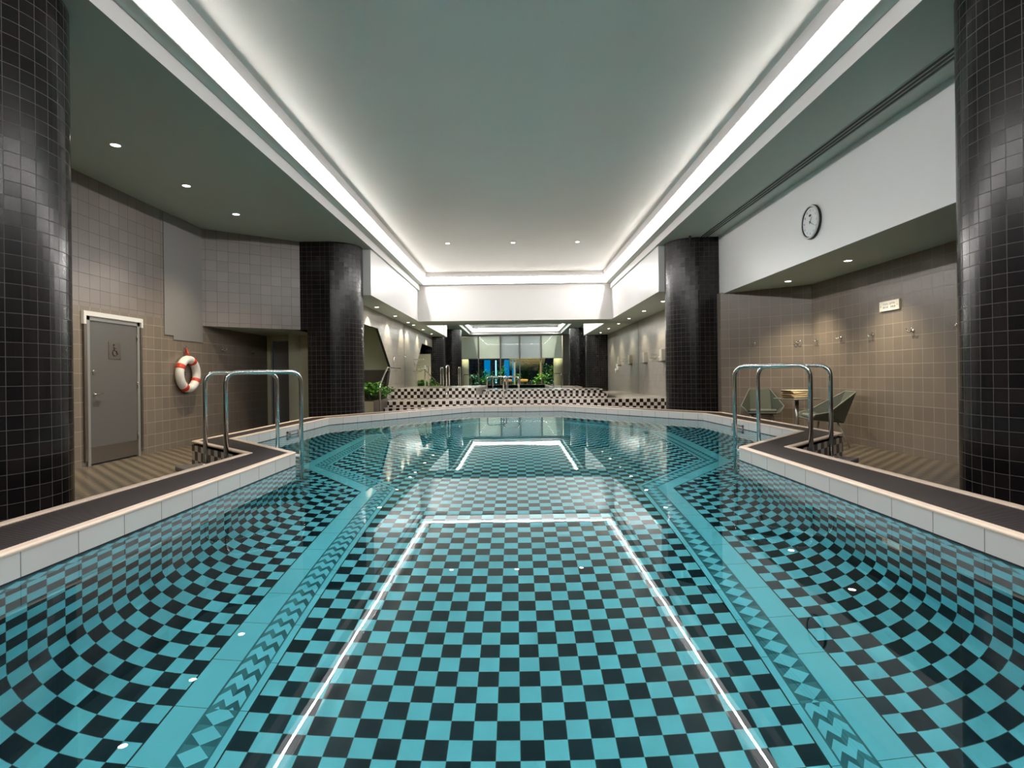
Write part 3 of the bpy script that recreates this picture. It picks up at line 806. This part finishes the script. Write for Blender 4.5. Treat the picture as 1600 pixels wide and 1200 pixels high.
# ------------------------------------------------------------------ pool ladders
def bend(path, r=.11, n=7):
    """round the corners of a polyline"""
    P = [Vector(p) for p in path]; out = [P[0]]
    for i in range(1, len(P)-1):
        a2 = (P[i-1]-P[i]).normalized(); b2 = (P[i+1]-P[i]).normalized()
        s0, s1 = P[i]+a2*r, P[i]+b2*r
        for k in range(n+1):
            t = k/n; out.append(s0*(1-t)**2+P[i]*2*t*(1-t)+s1*t**2)
    out.append(P[-1]); return out
STEPZ = .36
def ladder(side, label):
    sx = side; ox = .02 if side < 0 else .035
    def P(x, y, z): return (sx*x+ (ox if side > 0 else .0), y, z)
    t = thing('pool_ladder', label, 'ladder', P(2.7, 5.7, STEPZ), 'pool ladders')
    hoops = [((2.731, 5.292), (2.22, 5.81)), ((3.15, 5.70), (2.64, 6.22))]
    top = 1.315
    for k, (o_, i_) in enumerate(hoops):
        mb = MB(); mb.tube(bend([P(*o_, STEPZ+.004), P(*o_, top-.02), P(*i_, top-.02), P(*i_, FLOOR+.01)], .12), .0205, 16)
        hr = mb.build('handrail', 'stainless', t)
        mb = MB(); mb.lathe([(.062, 0), (.062, .008), (.03, .022), (.022, .024)], P(*o_, STEPZ), 20); mb.build('floor_flange', 'stainless', hr)
    e = Vector((-.717, .697)); 
    a2, b2 = Vector(hoops[0][1]), Vector(hoops[1][1])
    for z in (.41, .13, -.15, -.43):
        mb = MB(); dv = (b2-a2).normalized(); nv = Vector((dv.y, -dv.x)) 
        if nv.x < 0: nv = -nv
        c0, c1 = a2 + nv*.0, b2 + nv*.0
        w = .085
        pts = [P(*(c0+nv*.005), z), P(*(c1+nv*.005), z), P(*(c1+nv*w), z), P(*(c0+nv*w), z)]
        lo = [Vector(p) for p in pts]; hi = [p+Vector((0,0,.03)) for p in lo]
        for q in ([hi[0],hi[1],hi[2],hi[3]], [lo[3],lo[2],lo[1],lo[0]], [lo[0],lo[1],hi[1],hi[0]], [lo[1],lo[2],hi[2],hi[1]], [lo[2],lo[3],hi[3],hi[2]], [lo[3],lo[0],hi[0],hi[3]]): mb.face(q)
        o = mb.build('tread', 'tread_white', t, fix=True)
    # deck step outside the kerb
    n_out = Vector((-.697, -.717)) if side < 0 else Vector((.697, -.717))
    c = Vector((sx*2.46, 5.12)) + Vector((sx*.717, .697))*.66 + n_out*.16
    ang = math.atan2(.697, sx*.717)
    M = Matrix.Translation((c.x, c.y, 0)) @ Matrix.Rotation(ang, 4, 'Z')
    st = thing('deck_step', 'grey deck step below the %s' % ('left pool ladder' if side < 0 else 'right pool ladder'), 'step', (c.x, c.y, DECK), 'deck steps')
    mb = MB(); mb.rbox((-.44, -.13, STEPZ-.05), (.44, .13, STEPZ), .012, M=M); mb.build('step_top', 'step_plastic', st)
    for x in (-.41, .37):
        for y in (-.11, .07):
            mb = MB(); mb.box((x, y, DECK), (x+.04, y+.04, STEPZ-.05), M=M); mb.build('leg', 'dark_metal', st)
    return t
ladder(-1, 'polished steel ladder with two handrail hoops at the left pool corner')
ladder(1, 'polished steel ladder with two handrail hoops at the right pool corner')
# wall inlets
for sx, yy, lb in ((-1, 7.78, 'grey inlet grille in the left pool wall behind the ladder'), (1, 7.90, 'grey inlet grille in the right pool wall behind the ladder')):
    xw = -3.18 if sx < 0 else 3.19
    t = thing('inlet_grille', lb, 'grille', (xw, yy+.2, .36), 'pool wall inlet grilles')
    mb = MB()
    x0, x1 = (xw-.01, xw+.02) if sx < 0 else (xw-.02, xw+.01)
    mb.box((x0, yy, .36), (x1, yy+.40, .385)); mb.box((x0, yy, .465), (x1, yy+.40, .49)); mb.box((x0, yy, .36), (x1, yy+.03, .49)); mb.box((x0, yy+.37, .36), (x1, yy+.40, .49))
    mb.build('frame', 'grille_grey', t)
    mb = MB(); mb.box((x0, yy+.03, .385), ((x0+x1)/2, yy+.37, .465)) if sx < 0 else mb.box(((x0+x1)/2, yy+.03, .385), (x1, yy+.37, .465)); mb.build('flap', 'step_plastic', t)

# ------------------------------------------------------------------ lifebuoy
cy_, cz_ = 10.17, 1.325
t = thing('lifebuoy', 'white lifebuoy with red bands hanging on the left wall', 'lifebuoy', (XL+.11, cy_, cz_))
mb = MB(); Rm, rt = .262, .072; xw = XL+.085
def torus_pt(a2, r=1.): return (xw+.0, cy_+Rm*math.cos(a2), cz_+Rm*math.sin(a2))
mb.tube([torus_pt(2*PI*k/64) for k in range(64)], rt, 18, closed=True); mb.build('ring', 'lifebuoy_white', t)
for a0 in (62, 152, 242, 332):
    mb = MB(); mb.tube([torus_pt(R(a0-8+16*k/6)) for k in range(7)], rt+.003, 18); mb.build('band', 'lifebuoy_red', t)
mb = MB(); mb.tube([(xw+.03, cy_-.01, cz_+Rm+.06), (xw, cy_-.005, cz_+Rm+.12), (xw-.03, cy_, cz_+Rm+.205), (xw-.05, cy_+.01, cz_+Rm+.12), (xw-.045, cy_+.01, cz_+Rm+.05)], .012, 8); mb.build('hanging_strap', 'lifebuoy_red', t)
mb = MB(); mb.tube([(xw+.073, cy_-.235, cz_+.04), (xw+.078, cy_-.22, cz_+.015), (xw+.06, cy_-.19, cz_-.02)], .004, 6); mb.build('cord', 'rope_dark', t)

# ------------------------------------------------------------------ wall hooks
def hook_mesh():
    """double robe hook pointing along +x from a wall at x=0"""
    a2 = MB(); a2.lathe([(.026, 0), (.026, .006), (.018, .012), (.010, .014), (.010, .03)], (0,0,0), 18, 'x')
    b2 = []
    for s in (-1, 1):
        m = MB(); m.tube([(.028, 0, -.002), (.04, s*.018, -.02), (.05, s*.04, -.016), (.056, s*.052, .012), (.056, s*.056, .03)], [.008, .008, .007, .007, .006], 8); m.ball((.056, s*.056, .034), .010); b2.append(m)
    return a2, b2
hk = None
def hook(x, y, z, rz, label):
    global hk
    if hk is None:
        hk = thing('wall_hook', label, 'hook', (0,0,0), 'chrome wall hooks')
        p, arms = hook_mesh(); p.build('rose', 'chrome', hk)
        for m in arms: m.build('prong', 'chrome', hk)
        hk.location = (x, y, z); hk.rotation_euler = (0, 0, rz); return hk
    return dup(hk, label, (x, y, z), rz)
hook(XL, 10.21, 1.815, 0, 'chrome hook holding the red strap of the lifebuoy')
hook(XL, 11.52, 1.82, 0, 'chrome double hook on the corridor wall nearer the lifebuoy')
hook(XL, 12.80, 1.83, 0, 'chrome double hook on the corridor wall nearer the far door')
hook(XR, 9.69, 1.815, PI, 'chrome double hook on the right wall nearest the recess corner')
hook(XR, 8.82, 1.80, PI, 'chrome double hook on the right wall below the sign')
hook(XR, 7.93, 1.79, PI, 'chrome double hook on the right wall between sign and near column')
hook(XR, 7.13, 1.80, PI, 'chrome double hook half hidden by the near right column')
dg = Vector((XR-4.28, 10.63-11.73)).normalized(); na = math.atan2(-dg.x, dg.y) if False else math.atan2(-(dg.x), dg.y)
nrm = Vector((-dg.y, dg.x)); nrm = nrm if nrm.dot(Vector((0, -1))) > 0 else -nrm
na = math.atan2(nrm.y, nrm.x)
def diag_at(ratio):   # point of the slanting wall seen along x/y = ratio
    p = Vector((4.28, 11.73)); s = (ratio*p.y-p.x)/(dg.x-ratio*dg.y); return p+dg*s
for px, z, lb in ((1178, 1.79, 'chrome double hook above the left chair on the slanting wall'), (1247, 1.80, 'chrome double hook above the table on the slanting wall')):
    p = diag_at((px-806)/880); hook(p.x, p.y, z, na, lb)
p = Vector((XR, 10.42)); hook(XR, 10.45, 1.81, PI, 'chrome double hook tight in the corner above the table')

# ------------------------------------------------------------------ sign and clock
def text_mesh(s, size, mat, name, parent, loc, rot, depth=.0015):
    cu = bpy.data.curves.new(name, 'FONT'); cu.body = s; cu.size = size; cu.align_x = 'CENTER'; cu.align_y = 'CENTER'; cu.extrude = depth
    tmp = bpy.data.objects.new(name, cu); COL.objects.link(tmp)
    dgp = bpy.context.evaluated_depsgraph_get(); me = bpy.data.meshes.new_from_object(tmp.evaluated_get(dgp))
    bpy.data.objects.remove(tmp); me.materials.clear(); me.materials.append(MATS[mat])
    o = bpy.data.objects.new(name, me); COL.objects.link(o); o.parent = parent; o.location = Vector(loc)-parent.location; o.rotation_euler = rot
    return o
FACE_L = (R(90), 0, R(-90))      # reads correctly when looking towards +x
t = thing('depth_sign', 'small white pool depth sign on the right wall', 'sign', (XR, 8.39, 2.13))
mb = MB(); mb.box((XR-.03, 8.17, 2.13), (XR-.001, 8.61, 2.275)); mb.build('board', 'sign_white', t)
text_mesh('POOL DEPTH', .044, 'sign_grey', 'lettering', t, (XR-.0305, 8.39, 2.228), FACE_L)
for (ya, yb) in ((8.53, 8.49), (8.485, 8.465), (8.455, 8.41), (8.36, 8.335), (8.33, 8.29), (8.285, 8.25)):
    mb = MB(); mb.box((XR-.032, yb, 2.168), (XR-.0305, ya-.004, 2.196)); mb.build('lettering', 'sign_grey', t)
for yy, s in ((8.575, 1), (8.205, -1)):
    mb = MB(); mb.face([(XR-.0318, yy+s*.016, 2.2), (XR-.0318, yy-s*.010, 2.188), (XR-.0318, yy-s*.010, 2.212)]); mb.build('arrow', 'sign_grey', t)
XB = 4.33; cY, cZ = 8.165, 3.40
t = thing('wall_clock', 'round white wall clock with black rim on the white bulkhead', 'clock', (XB, cY, cZ))
def cx_(r, h): return (r, -h)
mb = MB(); mb.lathe([(.245, 0), (.247, -.03), (.24, -.035)], (XB, cY, cZ), 48, 'x'); mb.build('case', 'clock_black', t)
mb = MB(); mb.lathe([(.238, -.03), (.242, -.05), (.232, -.062), (.222, -.062), (.216, -.05)], (XB, cY, cZ), 48, 'x', caps=False); mb.build('bezel', 'clock_rim', t)
mb = MB(); mb.lathe([(.216, -.05), (.208, -.040), (.206, -.036)], (XB, cY, cZ), 48, 'x', caps=False); mb.build('inner_rim', 'clock_black', t)
mb = MB(); mb.lathe([(.21, -.036), (.001, -.0362)], (XB, cY, cZ), 48, 'x', caps=False); dial = mb.build('dial', 'clock_white', t)
for h in range(1, 13):
    a2 = R(30*h); o = text_mesh(str(h), .042, 'clock_black', 'numeral', t, (XB-.0375, cY-.168*math.sin(a2), cZ+.168*math.cos(a2)), FACE_L, .0004)
mb = MB(); mb.lathe([(.034, -.0372), (.034, -.038)], (XB, 0, 0), 20, 'x'); 
for i, v in enumerate(mb.v): mb.v[i] = Vector((v.x, cY+v.y, cZ+.095+v.z*.5))
mb.build('maker_badge', 'clock_black', t)
def hand(ang, L, w):
    mb = MB(); a2 = R(ang); u = Vector((0, -math.sin(a2), math.cos(a2))); n = Vector((0, math.cos(a2), math.sin(a2))); c = Vector((XB-.041, cY, cZ))
    mb.face([c-u*.03-n*w, c-u*.03+n*w, c+u*L+n*w*.5, c+u*L-n*w*.5]); mb.build('hand', 'clock_black', t)
hand(40, .085, .006); hand(122, .135, .005)

# ------------------------------------------------------------------ table, chairs, towels
tx, ty = 4.97, 9.97
t = thing('side_table', 'round dark green table in the seating recess', 'table', (tx, ty, DECK))
mb = MB(); mb.lathe([(.34, .715), (.375, .72), (.38, .728), (.375, .735), (.001, .735)], (tx, ty, DECK), 48); mb.build('table_top', 'table_green', t, fix=True)
mb = MB(); mb.tube([(tx, ty, DECK+.02), (tx, ty, DECK+.72)], .032, 16); mb.build('pedestal', 'chair_leg', t)
mb = MB(); mb.lathe([(.22, 0), (.22, .008), (.06, .018), (.035, .022)], (tx, ty, DECK), 32); mb.build('foot', 'chair_leg', t)
def towel(z, h, label, dx, dy, rz, w=.30, dp=.42):
    """folded towel: one strip laid in three layers with round folds, then a rolled end"""
    M = Matrix.Translation((tx+dx-.02, ty+dy, z)) @ Matrix.Rotation(rz, 4, 'Z')
    th = h/3*.92; L = w; path = []
    ys = [th*.5+h/3*k for k in range(3)]
    prof = []
    for k in range(3):
        xs = [-L/2+.012, -L/4, 0, L/4, L/2-.012]
        if k % 2: xs = xs[::-1]
        prof += [(x, ys[k]+.0015*math.sin(9*x+k)) for x in xs]
        if k < 2:
            s = 1 if k % 2 == 0 else -1
            for q in (-50, 0, 50): prof.append((s*(L/2-.012+h/6*math.cos(R(q))), ys[k]+h/6+h/6*math.sin(R(q))))
    mb = MB(); rows = []
    n = len(prof)
    nr = []
    for i in range(n):
        p0, p1 = prof[max(0, i-1)], prof[min(n-1, i+1)]; d = Vector((p1[0]-p0[0], p1[1]-p0[1])).normalized(); nr.append(Vector((-d.y, d.x)))
    sec = [Vector(prof[i])+nr[i]*th/2 for i in range(n)] + [Vector(prof[i])-nr[i]*th/2 for i in reversed(range(n))]
    for yy, sh in ((-dp/2, .82), (-dp/2+.012, .97), (-dp/4, 1), (0, 1.01), (dp/4, 1), (dp/2-.012, .97), (dp/2, .82)):
        rows.append([M @ Vector((p.x*(1-.02*(1-sh)), yy, h/2+(p.y-h/2)*sh)) for p in sec])
    mb.grid(rows, 0, True, True)
    o = mb.build('folded_towel', 'towel_gold', origin=(tx+dx-.02, ty+dy, z))
    return tag(o, label, 'towel', 'folded towels on the table')
z0 = DECK+.737
for k, lb in enumerate(('golden folded towel at the bottom of the stack on the table', 'golden folded towel second from the bottom of the stack', 'golden folded towel second from the top of the stack', 'golden folded towel on top of the stack')):
    towel(z0+.0365*k, .034, lb, .006*(-1)**k, .004*k, R(90+20+3*(-1)**k), w=.27, dp=.40)

def make_chair(label):
    t = thing('lounge_chair', label, 'chair', (0, 0, DECK), 'woven chairs by the table')
    def sh(name, quads, mat, th=.012):
        mb = MB()
        for q in quads: mb.face(q)
        o = mb.build(name, mat, t, local=True, fix=True)
        sd = o.modifiers.new('thick', 'SOLIDIFY'); sd.thickness = th; sd.offset = 0
        return o
    z = 0.0
    SFL, SFR, SRL, SRR = (-.27, -.30, .44), (.27, -.30, .44), (-.20, .20, .38), (.20, .20, .38)
    BTL, BTR = (-.185, .40, .87), (.185, .40, .87)
    AL, AR = (-.375, -.08, .56), (.375, -.08, .56)
    AFL, AFR = (-.33, -.27, .52), (.33, -.27, .52)
    sh('seat', [[SFL, SFR, SRR, SRL]], 'woven_grey')
    sh('backrest', [[SRL, SRR, BTR, BTL]], 'woven_grey')
    sh('side_panel', [[SRL, BTL, AL], [SRL, AL, SFL], [SFL, AL, AFL]], 'woven_grey')
    sh('side_panel', [[SRR, BTR, AR], [SRR, AR, SFR], [SFR, AR, AFR]], 'woven_grey')
    mb = MB(); mb.tube([SFL, AFL, AL, BTL, BTR, AR, AFR, SFR, SFL], .011, 8); mb.build('rim', 'cushion_grey', t, local=True)
    mb = MB(); M = Matrix.Translation((0, -.05, .435)) @ Matrix.Rotation(R(-6), 4, 'X'); mb.rbox((-.235, -.235, -.01), (.235, .23, .055), .03, M=M); mb.build('seat_cushion', 'cushion_grey', t, local=True)
    for x, y in ((-1, -1), (1, -1), (-1, 1), (1, 1)):
        mb = MB(); mb.tube([(x*.17, y*.14-.02, .40), (x*.27, y*.27-.01, 0.0)], [.013, .009], 10); mb.build('leg', 'chair_leg', t, local=True)
    return t
ch = make_chair('woven grey green chair facing the pool left of the table')
ch.location = (4.70, 10.78, DECK); ch.rotation_euler = (0, 0, R(-18))
c2 = dup(ch, 'woven grey green chair with its back to the right wall', (5.02, 9.17, DECK), R(-97))

# ------------------------------------------------------------------ spa fittings
t = thing('step_handrail', 'bent steel handrail rising beside the planter on the left spa wall', 'handrail', (-3.54, 14.65, DECK))
mb = MB(); mb.tube(bend([(-3.54, 14.65, DECK+.004), (-3.54, 14.65, 1.02), (-3.74, 16.4, 1.5), (-3.75, 18.3, 1.5)], .08), .021, 14); mb.build('rail', 'stainless', t)
mb = MB(); mb.lathe([(.05, 0), (.05, .008), (.024, .02)], (-3.54, 14.65, DECK), 16); mb.build('flange', 'stainless', t)
for y in (16.9, 18.1):
    mb = MB(); mb.tube([(-3.9, y, 1.42), (-3.80, y, 1.42), (-3.75, y, 1.485)], .01, 8); mb.build('bracket', 'stainless', t)
def hoop(name, label, pts, group):
    t = thing(name, label, 'handrail', (pts[0][0], pts[0][1], pts[0][2]), group)
    mb = MB(); mb.tube(bend(pts, .09), .02, 14); mb.build('rail', 'stainless', t)
    for p in (pts[0], pts[-1]):
        mb = MB(); mb.lathe([(.045, 0), (.045, .008), (.024, .02)], (p[0], p[1], p[2]), 16); mb.build('flange', 'stainless', t)
hoop('grab_rail', 'steel hoop on the checkered spa platform nearer the planter', [(-2.83, 17.55, .66), (-2.83, 17.55, 1.55), (-2.83, 18.25, 1.55), (-2.83, 18.25, .845)], 'hoops on the spa platform')
hoop('grab_rail', 'steel hoop on the checkered spa platform nearer the middle', [(-2.16, 17.55, .66), (-2.16, 17.55, 1.55), (-2.16, 18.25, 1.55), (-2.16, 18.25, .845)], 'hoops on the spa platform')
hoop('grab_rail', 'steel hoop rising from the spa basin at its left entry', [(-.90, 17.6, .64), (-.90, 17.6, 1.185), (-.31, 17.75, 1.185), (-.31, 17.75, .64)], 'hoops at the spa entry')
hoop('grab_rail', 'steel hoop standing in front of the spa basin', [(-.37, 16.75, .527), (-.37, 16.75, 1.185), (.085, 16.75, 1.185), (.085, 16.75, .527)], 'hoops at the spa entry')
# shower on the left spa wall
t = thing('shower', 'chrome shower arm and valve on the pale left spa wall', 'shower', (XSL, 17.6, 1.5))
mb = MB(); mb.tube([(XSL+.03, 17.9, 1.50), (XSL+.03, 17.9, 1.90)], .012, 8); mb.build('riser', 'chrome', t)
mb = MB(); mb.tube([(XSL, 17.9, 1.88), (XSL+.35, 17.75, 1.885)], .012, 8); mb.build('arm', 'chrome', t)
mb = MB(); mb.lathe([(.015, .01), (.075, -.01), (.075, -.02)], (XSL+.36, 17.75, 1.88), 20); mb.build('shower_head', 'chrome', t)
mb = MB(); mb.tube([(XSL, 17.9, 1.70), (XSL+.22, 17.8, 1.70)], .014, 8); mb.build('valve', 'chrome', t)
# dispensers on the right spa wall
dz = None
for y, lb in ((18.55, 'wall dispenser box nearer the mirror on the right spa wall'), (16.35, 'wall dispenser box nearer the black column on the right spa wall')):
    if dz is None:
        dz = thing('soap_dispenser', lb, 'dispenser', (XSR, y, 1.56), 'dispensers on the right spa wall')
        mb = MB(); mb.box((XSR-.11, y-.13, 1.60), (XSR-.001, y+.13, 1.93)); mb.build('body', 'dispenser_clear', dz)
        mb = MB(); mb.box((XSR-.13, y-.15, 1.56), (XSR-.001, y+.15, 1.59)); mb.build('shelf', 'brushed_plate', dz)
        mb = MB(); mb.tube([(XSR-.11, y, 1.72), (XSR-.14, y, 1.72), (XSR-.14, y, 1.68)], .012, 8); mb.build('spout', 'chrome', dz)
    else: dup(dz, lb, (XSR, y, 1.56))
t = thing('towel_rail', 'small chrome rail between the two dispensers', 'towel rail', (XSR, 17.4, 1.78))
mb = MB(); mb.tube([(XSR, 17.1, 1.72), (XSR-.09, 17.1, 1.72), (XSR-.09, 17.7, 1.72), (XSR, 17.7, 1.72)], .012, 8); mb.build('rail', 'chrome', t)
mb = MB(); mb.tube([(XSR, 17.1, 1.84), (XSR-.06, 17.1, 1.84), (XSR-.06, 17.7, 1.84), (XSR, 17.7, 1.84)], .010, 8); mb.build('upper_rail', 'chrome', t)
t = thing('wall_phone', 'white wall phone on the right spa wall, seen only in the mirror', 'phone', (XSR, 15.8, 1.4))
mb = MB(); mb.rbox((XSR-.07, 15.7, 1.38), (XSR-.001, 15.9, 1.64), .02); mb.build('body', 'tread_white', t)
mb = MB(); mb.tube([(XSR-.10, 15.75, 1.28), (XSR-.10, 15.75, 1.46)], .022, 10); mb.build('handset', 'tread_white', t)

# planter and plants
t = thing('planter_box', 'beige planter box beside the far left column', 'planter', (-3.85, 14.9, DECK))
mb = MB(); mb.box((-4.35, 14.45, DECK), (-3.66, 16.0, .60)); mb.build('box', 'planter_beige', t)
mb = MB(); mb.box((-4.31, 14.49, .60), (-3.70, 15.96, .61)); mb.build('earth', 'soil', t)
mb = MB(); mb.box((-3.66, 14.45, DECK), (-3.645, 16.0, .62)); mb.build('side_panel', 'brushed_plate', t)
def leaf(mb, p, d, L, w, mat=0):
    d = d.normalized(); s = d.cross(Vector((0,0,1)));
    s = s.normalized() if s.length > .05 else Vector((1,0,0)); n = s.cross(d)
    p = Vector(p); rows = []
    for t, ww, b in ((0, .05, 0), (.3, .8, .03), (.6, .9, .02), (.85, .45, -.05), (1, .02, -.14)):
        c = p+d*L*t+n*b*L; rows.append([c-s*w*ww+n*.12*w*ww, c-n*.05*w, c+s*w*ww+n*.12*w*ww])
    mb.grid(rows, mat, True)
def bush(name, label, base, rx, ry, h, nst, nl, L, w, lm, group, sm='stem_green'):
    t = thing(name, label, 'plant', base, group)
    fb, sb = MB(), MB(); rnd = random.Random(hash(label) % 1000 if False else len(label)*7+nst)
    for k in range(nst):
        a2 = rnd.uniform(0, 2*PI); q = math.sqrt(rnd.random()); b0 = Vector(base)+Vector((rx*.35*q*math.cos(a2), ry*.35*q*math.sin(a2), 0))
        tip = Vector(base)+Vector((rx*q*math.cos(a2), ry*q*math.sin(a2), h*(1-.45*q*q)*rnd.uniform(.75, 1.05)))
        mid = (b0+tip)/2+Vector((0,0,h*.12)); sb.tube([b0, mid, tip], [.006, .005, .003], 6)
        for j in range(nl):
            t_ = rnd.uniform(.35, 1.); p = b0*(1-t_)**2+mid*2*t_*(1-t_)+tip*t_*t_
            a3 = rnd.uniform(0, 2*PI); leaf(fb, p, Vector((math.cos(a3), math.sin(a3), rnd.uniform(-.3, .7))), L*rnd.uniform(.6, 1.2), w*rnd.uniform(.7, 1.2))
    fb.build('foliage', lm, t); sb.build('stems', sm, t); return t
bush('leafy_plant', 'bright green leafy plant filling the planter box', (-3.85, 15.2, .60), .62, .7, .52, 60, 14, .13, .042, 'leaf_green', None)

# ------------------------------------------------------------------ garden beyond the windows (seen in the mirror)
mb = MB(); mb.face([(-16, -16, -.05), (14, -16, -.05), (14, Y0-.12, -.05), (-16, Y0-.12, -.05)])
struct('ground_garden', mb, 'garden_paving', 'dark paved terrace outside')
for x, y, lb in ((-3.78, -1.5, 'cream round post outside the leftmost window, seen in the mirror'), (3.12, -1.5, 'cream round post outside the rightmost window, seen in the mirror')):
    mb = MB(); mb.lathe([(.37, 0), (.37, 2.35), (.33, 2.5), (.33, 4.5)], (x, y, -.05), 32); o = mb.build('round_post', 'cream_plaster', origin=(x, y, -.05)); tag(o, lb, 'post', 'cream posts of the terrace')
for k, (x, y, w, h) in enumerate(((-2.35, -7.0, .5, 1.75), (-.75, -7.2, .4, 1.7), (-.15, -7.0, .3, 1.6))):
    t = thing('lit_screen', ['wide blue lit garden screen at the left, seen in the mirror', 'narrow blue lit garden screen in the middle, seen in the mirror', 'narrow blue lit garden screen at the right, seen in the mirror'][k], 'screen', (x, y, 0), 'blue garden screens')
    mb = MB(); mb.box((x-w/2, y-.03, .75), (x+w/2, y, 2.5)); mb.build('panel', 'blue_glow', t)
    mb = MB(); mb.box((x-w/2-.03, y-.06, -.05), (x-w/2, y+.02, 2.6)); mb.box((x+w/2, y-.06, -.05), (x+w/2+.03, y+.02, 2.6)); mb.build('frame', 'dark_metal', t)
t = thing('light_bar', 'bright vertical light bar in the garden, seen in the mirror', 'light', (-1.62, -6.5, -.05))
mb = MB(); mb.box((-1.67, -6.53, .6), (-1.57, -6.47, 2.45)); mb.build('tube', 'bar_glow', t)
mb = MB(); mb.box((-1.66, -6.54, -.05), (-1.58, -6.46, .6)); mb.build('stand', 'dark_metal', t)
t = thing('pergola', 'timber slatted pergola over the terrace, seen in the mirror', 'pergola', (.9, -6.0, -.05))
for x in (-.1, 1.95):
    for y in (-7.4, -4.6):
        mb = MB(); mb.box((x-.06, y-.06, -.05), (x+.06, y+.06, 1.62 if y < -6 else 2.42)); mb.build('post', 'timber', t)
for k in range(9):
    mb = MB(); y = -7.5+k*.37; z = 1.62+k*.105; mb.box((-.5, y, z), (2.3, y+.07, z+.045)); mb.build('slat', 'timber', t)
sp = [(-4.6, -3.2, 1.2), (-3.2, -2.6, 1.5), (-2.2, -4.4, 1.9), (-5.2, -5.0, 2.2), (1.75, -2.3, 1.5), (2.4, -3.4, 2.1), (2.9, -5.2, 2.3), (4.2, -4.0, 2.2), (.9, -8.5, 2.2), (-3.6, -8.5, 2.6), (2.0, -9.0, 2.5), (-1.4, -9.4, 2.6), (-1.15, -5.6, 2.2), (-2.75, -5.7, 2.1), (.25, -5.2, 1.5), (-3.2, -9.6, 3.0), (-.6, -10.2, 3.2), (3.4, -8.2, 3.1), (.9, -10.4, 3.0)]
pos = ['at the far left', 'left of the post', 'before the blue screens', 'behind the left post', 'under the pergola edge', 'right of the pergola', 'tall at the right', 'beyond the right post', 'behind the pergola', 'behind the left screens', 'at the right rear', 'behind the light bar', 'right of the light bar', 'left of the light bar', 'left of the pergola', 'at the left rear', 'behind the narrow screens', 'tall at the right rear', 'far behind the pergola']
for k, (x, y, h) in enumerate(sp):
    bush('garden_shrub', 'dark garden shrub %s, seen in the mirror' % pos[k], (x, y, -.05), .6, .5, h, 16, 16, .30, .07, 'leaf_dark' if k % 2 else 'leaf_green', 'garden shrubs')
for k, (x, y) in enumerate(((-.6, -3.2), (.6, -3.0))):
    t = thing('garden_stool', ['orange cushioned garden stool at the left, seen in the mirror', 'orange cushioned garden stool at the right, seen in the mirror'][k], 'stool', (x, y, -.05), 'garden stools')
    mb = MB(); mb.rbox((x-.3, y-.25, .72), (x+.3, y+.25, .90), .06); mb.build('cushion', 'cushion_orange', t)
    for dx in (-.22, .22):
        for dy in (-.18, .18):
            mb = MB(); mb.tube([(x+dx, y+dy, .72), (x+dx*1.15, y+dy*1.15, -.05)], .02, 8); mb.build('leg', 'dark_metal', t)
for k, (x, y, e, c) in enumerate(((.9, -3.2, 2600, (1., .85, .5)), (2.8, -.85, 5200, (1., .97, .7)), (-3.4, -.85, 5200, (1., .95, .7)), (-1.8, -4.4, 5000, (.15, .55, 1.)))):
    light('garden_fill', 'SPOT', (x, y, 6.5), e, c, spot_size=R(75), spot_blend=.8, shadow_soft_size=.1)  # unseen spots added high outside to brighten the posts, pergola and shrubs

# ------------------------------------------------------------------ world and view
w = bpy.data.worlds.new('night'); S.world = w; w.use_nodes = True
w.node_tree.nodes['Background'].inputs[0].default_value = (.02, .03, .05, 1); w.node_tree.nodes['Background'].inputs[1].default_value = .3
S.view_settings.view_transform = 'Standard'; S.view_settings.look = 'None'; S.view_settings.gamma = 1.; S.view_settings.use_curve_mapping = False
S.view_settings.exposure = 0.
S.cycles.max_bounces = 12; S.cycles.diffuse_bounces = 5; S.cycles.glossy_bounces = 6; S.cycles.transmission_bounces = 8; S.cycles.transparent_max_bounces = 8
S.cycles.caustics_refractive = True; S.cycles.caustics_reflective = False; S.cycles.blur_glossy = .5
S.cycles.use_denoising = True; S.cycles.sample_clamp_indirect = 40.
